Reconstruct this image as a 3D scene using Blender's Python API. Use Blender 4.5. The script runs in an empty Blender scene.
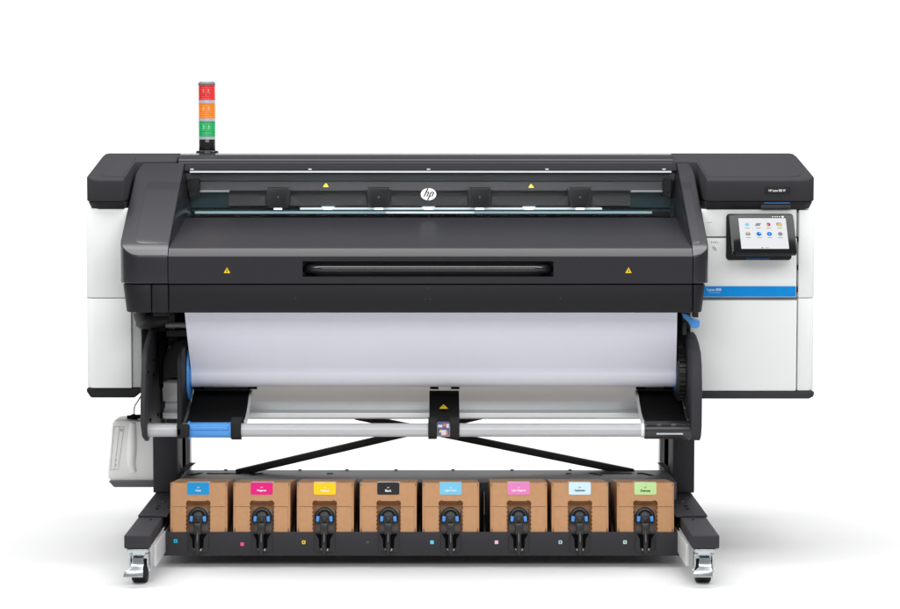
import bpy, bmesh, math
from mathutils import Matrix, Vector

scene = bpy.context.scene
COL = scene.collection
R = math.radians

# ------------------------------------------------------------------ camera
F, CX, CY = 2370.0, 434.0, 304.5          # focal length and axis, in photo pixels (900 x 609)
YC, H = -8.2, 1.50                        # camera stands 8.2 m before the hood front, 1.5 m up
PITCH = math.atan((304.5 - 137.0) / F)
SP, CP = math.sin(PITCH), math.cos(PITCH)
cam = bpy.data.cameras.new('camera')
cam.sensor_width = 36.0
cam.lens = F / 900.0 * 36.0
cam.shift_x = (450.0 - CX) / 900.0
cam.clip_end = 200.0
cam_ob = bpy.data.objects.new('camera', cam)
COL.objects.link(cam_ob)
cam_ob.location = (0.0, YC, H)
cam_ob.rotation_euler = (math.pi / 2 - PITCH, 0, 0)
scene.camera = cam_ob

# ------------------------------------------------------------------ studio light
world = bpy.data.worlds.new('World')
scene.world = world
world.use_nodes = True
world.node_tree.nodes['Background'].inputs[0].default_value = (0.97, 0.98, 1.0, 1)
world.node_tree.nodes['Background'].inputs[1].default_value = 0.32


def area(name, loc, rot, sx, sy, power, col=(1, 1, 1)):
    l = bpy.data.lights.new(name, 'AREA')
    l.shape = 'RECTANGLE'
    l.size, l.size_y, l.energy, l.color = sx, sy, power, col
    o = bpy.data.objects.new(name, l)
    COL.objects.link(o)
    o.location = loc
    o.rotation_euler = rot
    return o


area('overhead_softbox', (0.0, 0.2, 3.5), (0, 0, 0), 7.6, 1.7, 262)
area('backdrop_fill', (0.0, 2.9, 4.6), (R(60), 0, 0), 16, 1.8, 620)  # unseen lamp, added to wash the sweep out to white
area('front_fill', (0.2, -6.8, 4.4), (R(64), 0, R(1)), 8.0, 2.4, 325)  # unseen fill, added to lift the front faces and the near floor

scene.view_settings.view_transform = 'Standard'
scene.view_settings.look = 'None'
scene.view_settings.gamma = 1.0
scene.view_settings.exposure = 0.0
scene.cycles.max_bounces = 8
scene.cycles.transparent_max_bounces = 12


# ------------------------------------------------------------------ helpers
def P(px, py, Y):
    u, v = (px - CX) / F, (CY - py) / F
    t = (Y - YC) / (CP + v * SP)
    return Vector((u * t, Y, H + (-SP + v * CP) * t))


def X(px, py, Y):
    return P(px, py, Y).x


def Z(py, Y):
    return P(CX, py, Y).z


def srgb(r, g, b):
    f = lambda c: c / 12.92 if c <= 0.04045 else ((c + 0.055) / 1.055) ** 2.4
    return (f(r / 255), f(g / 255), f(b / 255))


MATS = {}


def mat(name, col, rough=0.5, metal=0.0, spec=0.5, bump=0.0, bscale=400.0, vary=0.0, vscale=6.0, emit=None, estr=0.0, coat=0.0, rvary=0.06):
    if name in MATS:
        return MATS[name]
    m = bpy.data.materials.new(name)
    m.use_nodes = True
    nt = m.node_tree
    b = nt.nodes['Principled BSDF']
    b.inputs['Base Color'].default_value = (*col, 1)
    b.inputs['Roughness'].default_value = rough
    b.inputs['Metallic'].default_value = metal
    b.inputs['Specular IOR Level'].default_value = spec
    if coat:
        b.inputs['Coat Weight'].default_value = coat
        b.inputs['Coat Roughness'].default_value = 0.08
    tc = nt.nodes.new('ShaderNodeTexCoord')
    if emit:
        b.inputs['Emission Color'].default_value = (*emit, 1)
        b.inputs['Emission Strength'].default_value = estr
    n = nt.nodes.new('ShaderNodeTexNoise')
    n.inputs['Scale'].default_value = vscale
    n.inputs['Detail'].default_value = 5
    nt.links.new(tc.outputs['Object'], n.inputs['Vector'])
    if vary:
        mx = nt.nodes.new('ShaderNodeMix')
        mx.data_type = 'RGBA'
        mx.inputs[6].default_value = (*[c * (1 - vary) for c in col], 1)
        mx.inputs[7].default_value = (*[min(1, c * (1 + vary)) for c in col], 1)
        nt.links.new(n.outputs['Fac'], mx.inputs[0])
        nt.links.new(mx.outputs[2], b.inputs['Base Color'])
    mr = nt.nodes.new('ShaderNodeMapRange')
    mr.inputs['To Min'].default_value = max(0.02, rough - rvary)
    mr.inputs['To Max'].default_value = min(1.0, rough + rvary)
    nt.links.new(n.outputs['Fac'], mr.inputs['Value'])
    nt.links.new(mr.outputs['Result'], b.inputs['Roughness'])
    if bump:
        n2 = nt.nodes.new('ShaderNodeTexNoise')
        n2.inputs['Scale'].default_value = bscale
        n2.inputs['Detail'].default_value = 2
        nt.links.new(tc.outputs['Object'], n2.inputs['Vector'])
        bp = nt.nodes.new('ShaderNodeBump')
        bp.inputs['Strength'].default_value = bump
        bp.inputs['Distance'].default_value = 0.001
        nt.links.new(n2.outputs['Fac'], bp.inputs['Height'])
        nt.links.new(bp.outputs['Normal'], b.inputs['Normal'])
    MATS[name] = m
    return m


hood_m = mat('charcoal_plastic', (0.0110, 0.0108, 0.0150), 0.31, spec=0.60, rvary=0.015, vscale=2)
end_m = mat('textured_charcoal', (0.040, 0.0395, 0.043), 0.6, spec=0.0, bump=0.15, bscale=900, rvary=0.04)
cover_m = mat('dark_plastic', (0.014, 0.0135, 0.0165), 0.46, spec=0.2, bump=0.15, bscale=900, rvary=0.04)
frame_m = mat('powder_coated_steel', (0.042, 0.041, 0.046), 0.55, spec=0.10, bump=0.15, bscale=700)
matte_m = mat('matte_black', (0.010, 0.010, 0.011), 0.6, spec=0.25, bump=0.1)
gloss_m = mat('gloss_black', (0.008, 0.008, 0.009), 0.12, spec=0.5)
pit_m = mat('black_gap', (0.003, 0.003, 0.003), 0.9, spec=0.05)
shelf_m = mat('grey_steel', (0.125, 0.125, 0.133), 0.5, spec=0.15, bump=0.1)
white_m = mat('white_panel_paint', (0.80, 0.82, 0.805), 0.42, spec=0.4, bump=0.04, bscale=600)
seam_m = mat('grey_inner_panel', (0.28, 0.29, 0.29), 0.6)
silver_m = mat('brushed_aluminium', (0.80, 0.83, 0.845), 0.45, metal=0.25, rvary=0.04, vscale=3)
bar_m = mat('anodised_tube', (0.50, 0.505, 0.525), 0.44, metal=0.25, vscale=4, rvary=0.03)
zinc_m = mat('zinc_plate', (0.50, 0.54, 0.56), 0.25, metal=0.95, vary=0.12, vscale=25)
skirt_m = mat('galvanised_skirt', (0.62, 0.62, 0.62), 0.45, metal=0.3)
rubber_m = mat('rubber', (0.012, 0.012, 0.012), 0.65, spec=0.3)
blue_m = mat('blue_plastic', srgb(78, 152, 226), 0.35, spec=0.45)
stripe_m = mat('blue_stripe', srgb(4, 136, 214), 0.6, spec=0.15, vary=0.10, vscale=40)
paper_m = mat('white_media', (0.70, 0.71, 0.79), 0.65, spec=0.12, bump=0.02, bscale=80)
yellow_m = mat('warning_yellow', srgb(250, 212, 20), 0.5)
ink_m = mat('print_black', (0.006, 0.006, 0.006), 0.6, spec=0.2)
whiteink_m = mat('print_white', (0.85, 0.85, 0.85), 0.5)
jug_m = mat('milky_plastic', (0.90, 0.905, 0.89), 0.45, spec=0.4)
teal_m = mat('teal_dark_metal', (0.03, 0.085, 0.10), 0.3, metal=0.3)
mid_m = mat('carriage_grey', (0.18, 0.18, 0.182), 0.45, spec=0.4)
dark_mid_m = mat('carriage_dark', (0.10, 0.10, 0.102), 0.5, spec=0.3)
led_m = mat('lit_led', (0.9, 0.9, 0.9), 0.4, emit=(0.80, 0.95, 1.0), estr=0.60)
lamp_m = mat('lit_lamp', (0.9, 0.9, 0.9), 0.4, emit=(0.92, 0.98, 1.0), estr=4.0)
cap_m = mat('grey_cap', (0.12, 0.13, 0.14), 0.35)
sky_blue_mark = mat('blue_mark', srgb(38, 92, 150), 0.5)


def carton_mat():
    m = mat('brown_cardboard', srgb(194, 148, 109), 0.8, spec=0.15, bump=0.25, bscale=260, vary=0.10, vscale=55)
    nt = m.node_tree
    b = nt.nodes['Principled BSDF']
    w = nt.nodes.new('ShaderNodeTexWave')
    w.wave_type = 'BANDS'
    w.bands_direction = 'X'
    w.inputs['Scale'].default_value = 55
    w.inputs['Distortion'].default_value = 0.6
    tc = [n for n in nt.nodes if n.type == 'TEX_COORD'][0]
    oi = nt.nodes.new('ShaderNodeObjectInfo')
    ad = nt.nodes.new('ShaderNodeVectorMath')
    nt.links.new(tc.outputs['Object'], ad.inputs[0])
    nt.links.new(oi.outputs['Random'], ad.inputs[1])
    for n in nt.nodes:
        if n.type == 'TEX_NOISE':
            nt.links.new(ad.outputs[0], n.inputs['Vector'])
    nt.links.new(ad.outputs[0], w.inputs['Vector'])
    mx = nt.nodes.new('ShaderNodeMix')
    mx.data_type = 'RGBA'
    mx.blend_type = 'MULTIPLY'
    mx.inputs[0].default_value = 0.025
    src = b.inputs['Base Color'].links[0].from_socket
    nt.links.new(src, mx.inputs[6])
    nt.links.new(w.outputs['Color'], mx.inputs[7])
    nt.links.new(mx.outputs[2], b.inputs['Base Color'])
    return m


carton_m = carton_mat()
liner_m = mat('brown_liner', (0.13, 0.095, 0.075), 0.55)


def glass_mat():
    m = bpy.data.materials.new('tinted_glass')
    m.use_nodes = True
    nt = m.node_tree
    nt.nodes.clear()
    out = nt.nodes.new('ShaderNodeOutputMaterial')
    tr = nt.nodes.new('ShaderNodeBsdfTransparent')
    tr.inputs[0].default_value = (0.88, 0.885, 0.89, 1)
    gl = nt.nodes.new('ShaderNodeBsdfGlossy')
    gl.inputs['Roughness'].default_value = 0.06
    mx = nt.nodes.new('ShaderNodeMixShader')
    mx.inputs[0].default_value = 0.0014
    nt.links.new(tr.outputs[0], mx.inputs[1])
    nt.links.new(gl.outputs[0], mx.inputs[2])
    nt.links.new(mx.outputs[0], out.inputs[0])
    return m


glass_m = glass_mat()


def lens_mat(name, col, estr):
    m = mat(name, tuple(c * 0.5 for c in col), 0.18, spec=0.5, emit=col, estr=estr)
    nt = m.node_tree
    b = nt.nodes['Principled BSDF']
    tc = [n for n in nt.nodes if n.type == 'TEX_COORD'][0]
    w = nt.nodes.new('ShaderNodeTexWave')       # moulded ribs of the lens
    w.bands_direction = 'Z'
    w.inputs['Scale'].default_value = 90
    nt.links.new(tc.outputs['Object'], w.inputs['Vector'])
    bp = nt.nodes.new('ShaderNodeBump')
    bp.inputs['Strength'].default_value = 0.5
    bp.inputs['Distance'].default_value = 0.002
    nt.links.new(w.outputs['Fac'], bp.inputs['Height'])
    nt.links.new(bp.outputs['Normal'], b.inputs['Normal'])
    return m


# ---- bmesh shapes
def B():
    return bmesh.new()


def face(bm, vs):
    try:
        return bm.faces.new(vs)
    except ValueError:
        return None


def box(bm, x0, x1, y0, y1, z0, z1):
    v = [bm.verts.new((x, y, z)) for z in (z0, z1) for y in (y0, y1) for x in (x0, x1)]
    for f in ((0, 2, 3, 1), (4, 5, 7, 6), (0, 1, 5, 4), (2, 6, 7, 3), (0, 4, 6, 2), (1, 3, 7, 5)):
        face(bm, [v[i] for i in f])
    return v


def prism(bm, prof, axis, a, b):
    """Extrude a closed 2-D outline along x (Y,Z), y (X,Z) or z (X,Y)."""
    def mk(p, t):
        if axis == 'x':
            return (t, p[0], p[1])
        if axis == 'y':
            return (p[0], t, p[1])
        return (p[0], p[1], t)
    A = [bm.verts.new(mk(p, a)) for p in prof]
    C = [bm.verts.new(mk(p, b)) for p in prof]
    n = len(prof)
    for i in range(n):
        j = (i + 1) % n
        face(bm, [A[i], A[j], C[j], C[i]])
    face(bm, A)
    face(bm, C[::-1])


def loft(bm, secs):
    """Solid from sections (Y, x_left, x_right, z_bottom, z_top)."""
    rings = []
    for (y, xl, xr, zb, zt) in secs:
        rings.append([bm.verts.new(c) for c in ((xl, y, zb), (xr, y, zb), (xr, y, zt), (xl, y, zt))])
    for a, b in zip(rings, rings[1:]):
        for i in range(4):
            j = (i + 1) % 4
            face(bm, [a[i], a[j], b[j], b[i]])
    face(bm, rings[0])
    face(bm, rings[-1][::-1])


def cyl(bm, p0, p1, r0, r1=None, seg=32, caps=True):
    r1 = r0 if r1 is None else r1
    p0, p1 = Vector(p0), Vector(p1)
    d = (p1 - p0).normalized()
    a = Vector((0, 0, 1)) if abs(d.z) < 0.9 else Vector((1, 0, 0))
    u = d.cross(a).normalized()
    w = d.cross(u)
    ring = lambda p, r: [bm.verts.new(p + (u * math.cos(2 * math.pi * k / seg) + w * math.sin(2 * math.pi * k / seg)) * r) for k in range(seg)]
    A, C = ring(p0, r0), ring(p1, r1)
    for i in range(seg):
        j = (i + 1) % seg
        face(bm, [A[i], A[j], C[j], C[i]])
    if caps:
        face(bm, A[::-1])
        face(bm, C)


def tube(bm, pts, rad, seg=14, flat=1.0):
    pts = [Vector(p) for p in pts]
    rads = rad if isinstance(rad, (list, tuple)) else [rad] * len(pts)
    rings, up = [], None
    for i, p in enumerate(pts):
        d = (pts[min(i + 1, len(pts) - 1)] - pts[max(i - 1, 0)]).normalized()
        if up is None:
            up = Vector((0, 0, 1)) if abs(d.z) < 0.8 else Vector((0, 1, 0))
        s = d.cross(up).normalized()
        up = s.cross(d).normalized()
        rings.append([bm.verts.new(p + (s * math.cos(2 * math.pi * k / seg) + up * math.sin(2 * math.pi * k / seg) * flat) * rads[i]) for k in range(seg)])
    for a, b in zip(rings, rings[1:]):
        for i in range(seg):
            j = (i + 1) % seg
            face(bm, [a[i], a[j], b[j], b[i]])
    face(bm, rings[0][::-1])
    face(bm, rings[-1])


def spline(pts, n=8):
    """Catmull-Rom through the points."""
    pts = [Vector(p) for p in pts]
    q = [pts[0] * 2 - pts[1]] + pts + [pts[-1] * 2 - pts[-2]]
    out = []
    for i in range(1, len(q) - 2):
        a, b, c, d = q[i - 1], q[i], q[i + 1], q[i + 2]
        for k in range(n):
            t = k / n
            out.append(0.5 * ((2 * b) + (c - a) * t + (2 * a - 5 * b + 4 * c - d) * t * t + (3 * b - a - 3 * c + d) * t ** 3))
    out.append(pts[-1])
    return out


def rrect(x0, x1, z0, z1, r, n=5):
    out = []
    for cx, cz, a0 in ((x1 - r, z0 + r, -90), (x1 - r, z1 - r, 0), (x0 + r, z1 - r, 90), (x0 + r, z0 + r, 180)):
        for k in range(n + 1):
            a = R(a0 + 90 * k / n)
            out.append((cx + r * math.cos(a), cz + r * math.sin(a)))
    return out


def bevel(bm, w, seg=2, ang=32):
    bm.normal_update()
    es = [e for e in bm.edges if len(e.link_faces) == 2 and e.calc_face_angle(0) > R(ang)]
    bmesh.ops.bevel(bm, geom=es, offset=w, offset_type='OFFSET', segments=seg, profile=0.5, affect='EDGES', clamp_overlap=True)


def obj(name, bm, m, parent=None, bev=0.0, seg=2, ang=40, M=None):
    bmesh.ops.recalc_face_normals(bm, faces=bm.faces[:])
    if bev:
        bevel(bm, bev, seg)
    if M is not None:
        bmesh.ops.transform(bm, matrix=M, verts=bm.verts[:])
    root = parent
    while root is not None and root.parent is not None:
        root = root.parent
    if root is not None:
        bmesh.ops.translate(bm, vec=-Vector(root['base']), verts=bm.verts[:])
    me = bpy.data.meshes.new(name)
    bm.to_mesh(me)
    bm.free()
    for p in me.polygons:
        p.use_smooth = True
    me.set_sharp_from_angle(angle=R(ang))
    for k in (m if isinstance(m, (list, tuple)) else [m]):
        me.materials.append(k)
    o = bpy.data.objects.new(name, me)
    COL.objects.link(o)
    o.parent = parent
    return o


def thing(name, label, cat, loc=(0, 0, 0), group=None, world_verts=True):
    o = bpy.data.objects.new(name, None)
    COL.objects.link(o)
    o.location = loc
    o.empty_display_size = 0.1
    o['base'] = list(loc) if world_verts else [0, 0, 0]
    o['label'] = label
    o['category'] = cat
    if group:
        o['group'] = group
    return o


FRONT = Matrix.Rotation(R(90), 4, 'X')                 # a flat drawing stood up to face the camera side


def text_bm(s, width=None, height=None, bold=0.0, shear=0.0, depth=0.0004):
    c = bpy.data.curves.new('lettering', 'FONT')
    c.body = s
    c.size = 1.0
    c.offset = bold
    c.shear = shear
    c.extrude = 0.01
    c.resolution_u = 4
    c.align_x = 'CENTER'
    t = bpy.data.objects.new('lettering', c)
    COL.objects.link(t)
    dg = bpy.context.evaluated_depsgraph_get()
    me = bpy.data.meshes.new_from_object(t.evaluated_get(dg))
    bm = B()
    bm.from_mesh(me)
    bpy.data.objects.remove(t)
    bpy.data.curves.remove(c)
    bpy.data.meshes.remove(me)
    xs = [v.co.x for v in bm.verts]
    ys = [v.co.y for v in bm.verts]
    w, h = max(xs) - min(xs), max(ys) - min(ys)
    sx = (width / w) if width else (height / h)
    sy = (height / h) if height else sx
    cx, cy = (max(xs) + min(xs)) / 2, (max(ys) + min(ys)) / 2
    for v in bm.verts:
        v.co = Vector(((v.co.x - cx) * sx, (v.co.y - cy) * sy, v.co.z / 0.01 * depth))
    return bm


def lettering(s, M, m, parent, **kw):
    return obj('lettering', text_bm(s, **kw), m, parent, M=M)


def pbox(bm, x0, x1, y0, y1, Yf, Yb):
    """Box whose front face covers photo pixels x0..x1, y0..y1 at depth Yf."""
    ym = (y0 + y1) / 2
    box(bm, X(x0, ym, Yf), X(x1, ym, Yf), Yf, Yb, Z(y1, Yf), Z(y0, Yf))


# ================================================================== setting
bm = B()
pr = [(-12.0, 0.0), (3.6, 0.0)] + [(3.6 + 1.6 * math.sin(R(a)), 1.6 - 1.6 * math.cos(R(a))) for a in range(6, 91, 6)] + [(5.2, 2.9)]
a = [bm.verts.new((-11, y, z)) for y, z in pr]
b = [bm.verts.new((11, y, z)) for y, z in pr]
for i in range(len(pr) - 1):
    face(bm, [a[i], b[i], b[i + 1], a[i + 1]])
floor = obj('floor', bm, mat('studio_white', (0.735, 0.735, 0.735), 0.55, spec=0.25, vary=0.01))
floor['kind'] = 'structure'
floor['label'] = 'seamless white studio floor sweeping up into a white background'

# ================================================================== printer
PR = thing('wide_format_printer', 'wide charcoal and white roll-fed printer with signal tower, on caster feet', 'printer', (-0.05, 0.4, 0))


def part(name, bm, m, parent=None, **kw):
    return obj(name, bm, m, parent or PR, **kw)


# ---- legs, feet and casters
def caster(cx, cy):
    bm = B()
    box(bm, cx - 0.036, cx + 0.036, cy - 0.04, cy + 0.045, 0.116, 0.124)
    cyl(bm, (cx, cy + 0.01, 0.098), (cx, cy + 0.01, 0.118), 0.03, 0.034, 24)
    for s in (-1, 1):
        prism(bm, [(cy - 0.012, 0.101), (cy + 0.04, 0.101), (cy + 0.035, 0.07), (cy + 0.045, 0.03), (cy + 0.02, 0.03), (cy - 0.005, 0.06)], 'x',
              cx + s * 0.03 - 0.003, cx + s * 0.03 + 0.003)
    box(bm, cx - 0.033, cx + 0.033, cy - 0.012, cy + 0.04, 0.097, 0.103)
    cyl(bm, (cx - 0.036, cy + 0.03, 0.04), (cx + 0.036, cy + 0.03, 0.04), 0.008, seg=12)
    c = part('caster', bm, zinc_m, bev=0.0015)
    bm = B()
    cyl(bm, (cx - 0.026, cy + 0.03, 0.0405), (cx + 0.026, cy + 0.03, 0.0405), 0.040, seg=40)
    obj('wheel', bm, rubber_m, c, bev=0.007, seg=3)
    bm = B()      # brake pedal: curls out from the fork and dips to a wide lip
    pts = [(cy + 0.0, 0.098), (cy - 0.03, 0.09), (cy - 0.04, 0.075), (cy - 0.05, 0.066), (cy - 0.07, 0.056), (cy - 0.075, 0.036)]
    wid = [0.018, 0.018, 0.021, 0.021, 0.031, 0.033]
    cs = [0.0, 0.0, 0.0, -0.002, -0.009, -0.012]
    rows = [[bm.verts.new((cx + o + w * s, y, z)) for s in (-1, 1)] for (y, z), w, o in zip(pts, wid, cs)]
    for r0, r1 in zip(rows, rows[1:]):
        face(bm, [r0[0], r0[1], r1[1], r1[0]])
    bmesh.ops.recalc_face_normals(bm, faces=bm.faces[:])
    bmesh.ops.solidify(bm, geom=bm.faces[:], thickness=0.005)
    obj('brake_pedal', bm, zinc_m, c, bev=0.0012)


def foot(x0, x1, xa, xb, sk, cxx):
    bm = B()
    box(bm, x0, x1, -0.35, 0.95, 0.1255, 0.172)
    f = part('foot', bm, frame_m, bev=0.006, seg=3)
    bm = B()
    box(bm, xa, xb, 0.02, 0.9, 0.1725, 0.1795)
    obj('cover_plate', bm, frame_m, f, bev=0.002)
    bm = B()
    box(bm, sk - 0.006, sk + 0.006, -0.27, 0.9, 0.052, 0.125)
    obj('skirt', bm, skirt_m, f, bev=0.002)
    xm = (xa + xb) / 2
    for yy, rr in ((0.34, 0.008), (0.22, 0.007), (0.16, 0.007), (-0.03, 0.005)):
        bm = B()
        zt = 0.1795 if yy > 0 else 0.172
        cyl(bm, (xm, yy, zt - 0.004), (xm, yy, zt + 0.002), rr, seg=16)
        obj('bolt', bm, zinc_m if yy > 0.3 else pit_m, f)
    caster(cxx, -0.31)


foot(-1.037, -0.951, -1.036, -0.934, -0.944, -0.992)
foot(0.863, 0.955, 0.846, 0.957, 0.857, 0.9075)

for (x0, x1) in ((X(153, 470, 0.54), X(177.5, 470, 0.54)), (X(673, 470, 0.54), X(694.5, 470, 0.54))):
    bm = B()
    box(bm, x0, x1, 0.54, 0.72, 0.18, 0.9)
    part('column', bm, frame_m, bev=0.005)
for (x0, x1) in ((176.5, 190), (660, 673.5)):
    xa, xb = X(x0, 450, 0.8), X(x1, 450, 0.8)
    bm = B()
    box(bm, xa, xa + 0.017, 0.8, 0.86, 0.2, 0.9)
    box(bm, xb - 0.017, xb, 0.8, 0.86, 0.2, 0.9)
    box(bm, xa + 0.017, xb - 0.017, 0.84, 0.86, 0.2, 0.9)
    r = part('rear_rail', bm, bar_m, bev=0.002)
    bm = B()
    box(bm, xa + 0.017, xb - 0.017, 0.815, 0.8395, 0.2, 0.9)
    obj('rail_insert', bm, pit_m, r)
# corner gussets at the foot of the rear rails
for (xa, xb, s) in ((X(181, 470, 0.7), X(197, 470, 0.7), 1), (X(672, 470, 0.7), X(655, 470, 0.7), -1)):
    bm = B()
    q = [P(x, y, 0.7) for x, y in (((181, 475), (196.5, 462.3), (189.5, 462.3), (181, 469)) if s > 0 else ((672, 475), (656.5, 462.3), (663.5, 462.3), (672, 469)))]
    prism(bm, [(v.x, v.z) for v in q], 'y', 0.69, 0.695)
    part('gusset', bm, shelf_m, bev=0.001)

# diagonal cross braces
for i, (xa, ya, xb, yb) in enumerate(((236, 473.5, 482, 416), (634, 473, 355, 416.5))):
    YB = 0.62 + 0.05 * i
    a, b = P(xa, ya, YB), P(xb, yb, YB)
    d = (b - a).normalized()
    n = Vector((-d.z, 0, d.x))
    w = 0.013
    bm = B()
    prism(bm, [((a + n * w).x, (a + n * w).z), ((b + n * w).x, (b + n * w).z), ((b - n * w).x, (b - n * w).z), ((a - n * w).x, (a - n * w).z)], 'y', YB, YB + 0.03)
    part('brace', bm, matte_m, bev=0.003)

# ---- printer body behind the paper
bm = B()
box(bm, -1.02, 0.93, 0.56, 1.05, 0.80, 1.15)
box(bm, -1.06, 0.93, 0.70, 1.05, 1.15, 1.40)
box(bm, -1.0, 0.90, 0.66, 0.9, 0.62, 0.80)
part('main_body', bm, cover_m, bev=0.004)

# ---- side cabinets
CYF = 0.27


def cab(x0, x1, y0, y1, name, m=white_m, Yf=CYF, Yb=1.02, bev=0.006, parent=None, xr=None):
    bm = B()
    pbox(bm, x0, x1, y0, y1, Yf, Yb)
    return part(name, bm, m, parent, bev=bev, seg=3)


# left
cl = cab(87, 138, 212, 388, 'side_cabinet', seam_m, Yf=CYF + 0.02, Yb=1.0)
for (ya, yb) in ((208.5, 297.7), (298.4, 388)):
    bm = B()
    z0, z1 = Z(yb, CYF), Z(ya, CYF)
    xl, xm, xr = X(85.3, 300, CYF), X(131, 300, CYF), X(166, 300, CYF)
    pl = [(xm, CYF)] + [(xl + 0.035 - 0.035 * math.cos(R(90 - q)) * 1.0, CYF + 0.035 - 0.035 * math.sin(R(90 - q))) for q in range(0, 91, 15)] + [(xl, 1.02), (xm, 1.02)]
    prism(bm, pl, 'z', z0, z1)
    obj('cabinet_panel', bm, white_m, cl, bev=0.003)
bm = B()
box(bm, X(131.3, 300, CYF), X(141, 300, CYF), CYF + 0.012, 1.0, Z(388, CYF), Z(300, CYF))
box(bm, X(141, 300, CYF), X(166, 300, CYF), CYF + 0.2, 1.0, Z(372, CYF), Z(300, CYF))
obj('inner_side', bm, mat('shaded_white_side', (0.46, 0.48, 0.46), 0.5), cl, bev=0.004)  # white cabinet side, the shade under the hood mixed into its colour
bm = B()
xl, xr = X(86, 390, CYF), X(137, 390, CYF)
zt, zb = Z(388.3, CYF), Z(398, CYF)
for_ = [(xl, zt), (xl + 0.002, zt - 0.014), (xl + 0.016, zb), (xr - 0.01, zb), (xr + 0.016, zt - 0.014), (xr + 0.02, zt)]
prism(bm, for_, 'y', CYF + 0.004, 1.02)
obj('base_cap', bm, matte_m, cl, bev=0.006, seg=3)

# right
cr = cab(690, 812, 212, 390, 'side_cabinet', seam_m, Yf=CYF + 0.025, Yb=1.0)
cab(690, 796.6, 209.5, 236.6, 'upper_panel', parent=cr, bev=0.003)
cab(690, 796.6, 238.0, 297.2, 'front_panel', parent=cr, bev=0.003)
cab(690, 796.6, 300.2, 391, 'access_door', parent=cr, bev=0.004)
for (ya, yb) in ((210, 297.7), (298.3, 390.6)):
    bm = B()
    z0, z1 = Z(yb, CYF), Z(ya, CYF)
    xl, xr = X(798.2, 300, CYF), X(815.2, 300, CYF)
    r = 0.03
    pl = [(xl, 1.02), (xl, CYF)] + [(xr - r + r * math.sin(R(q)), CYF + r - r * math.cos(R(q))) for q in range(0, 91, 15)] + [(xr, 1.02)]
    prism(bm, pl, 'z', z0, z1)
    obj('corner_post', bm, white_m, cr, bev=0.003)
for yy in (240, 268, 290):
    bm = B()
    pbox(bm, 796.7, 798.1, yy - 3, yy + 2, CYF + 0.008, CYF + 0.03)
    obj('hinge', bm, pit_m, cr)
bm = B()
xl, xr = X(690, 395, CYF), X(814.5, 395, CYF)
zt, zb = Z(391.3, CYF), Z(398.8, CYF)
prism(bm, [(xl, zt), (xl, zb), (xr - 0.02, zb), (xr - 0.003, zb + 0.008), (xr, zt)], 'y', CYF - 0.004, 1.02)
obj('base_cap', bm, frame_m, cr, bev=0.006, seg=3)

bm = B()
x0, x1, z0, z1 = X(690, 291, CYF), X(795.8, 291, CYF), Z(297.0, CYF) + 0.001, Z(286.3, CYF)
prism(bm, rrect(x0, x1, z0, z1, 0.004), 'y', CYF - 0.0025, CYF + 0.003)
st = part('accent_stripe', bm, stripe_m)
p = P(714.2, 289.6, CYF - 0.003)
lettering('Latex 800', Matrix.Translation(p) @ FRONT, whiteink_m, st, width=0.050, height=0.0095)
p = P(714.5, 292.6, CYF - 0.003)
bm = B()
box(bm, p.x - 0.022, p.x + 0.02, p.y - 0.0005, p.y, p.z - 0.0012, p.z + 0.0006)
obj('underline', bm, mat('pale_blue_ink', srgb(120, 190, 235), 0.5), st)

# small printed symbols beside the hood
gi = mat('grey_ink', (0.28, 0.29, 0.29), 0.6)
for k, (dx, dy, w, h) in enumerate(((711.5, 242.2, 1.4, 1.6), (713.6, 242.2, 1.2, 1.6), (715.6, 242.2, 1.6, 1.6), (717.6, 242.4, 1.2, 1.2), (707.8, 222.5, 1.2, 0.7), (709.5, 222.5, 1.4, 0.7), (711.3, 222.5, 1.2, 0.7))):
    q = P(dx, dy, CYF - 0.0006)
    bm = B()
    box(bm, q.x - w * 0.0015, q.x + w * 0.0015, q.y, q.y + 0.0012, q.z - h * 0.0016, q.z + h * 0.0016)
    part('printed_mark', bm, gi)
for rr in (0.004, 0.0075, 0.011):
    q = P(713, 250, CYF - 0.0006)
    bm = B()
    for k in range(5):
        a0 = R(-20 + 26 * k)
        a1 = R(-20 + 26 * (k + 1))
        pf = [(q.x + rr * math.cos(a0), q.z + rr * math.sin(a0)), (q.x + (rr + 0.0018) * math.cos(a0), q.z + (rr + 0.0018) * math.sin(a0)),
              (q.x + (rr + 0.0018) * math.cos(a1), q.z + (rr + 0.0018) * math.sin(a1)), (q.x + rr * math.cos(a1), q.z + rr * math.sin(a1))]
        prism(bm, pf, 'y', q.y, q.y + 0.0012)
    part('printed_wave', bm, gi)

# ---- end covers
EF = 0.25


def zcov(Y):
    k = [(EF, Z(180.5, EF)), (EF + 0.018, Z(177.8, EF + 0.018)), (0.70, Z(156.2, 0.70)), (0.78, Z(153.8, 0.78)), (0.86, Z(153.2, 0.86)), (1.05, Z(153.6, 1.0))]
    for (y0, z0), (y1, z1) in zip(k, k[1:]):
        if Y <= y1:
            return z0 + (z1 - z0) * (Y - y0) / (y1 - y0)
    return k[-1][1]


YS = [EF, EF + 0.006, EF + 0.018, EF + 0.035, EF + 0.05, 0.4, 0.5, 0.595, 0.60, 0.65, 0.70, 0.74, 0.78, 0.82, 0.86, 0.95, 1.05]


def rc(Y, Y0, r):
    t = min(1.0, max(0.0, (Y - Y0) / r))
    return r * (1 - math.sqrt(max(0, 1 - (1 - t) ** 2)))


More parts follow.
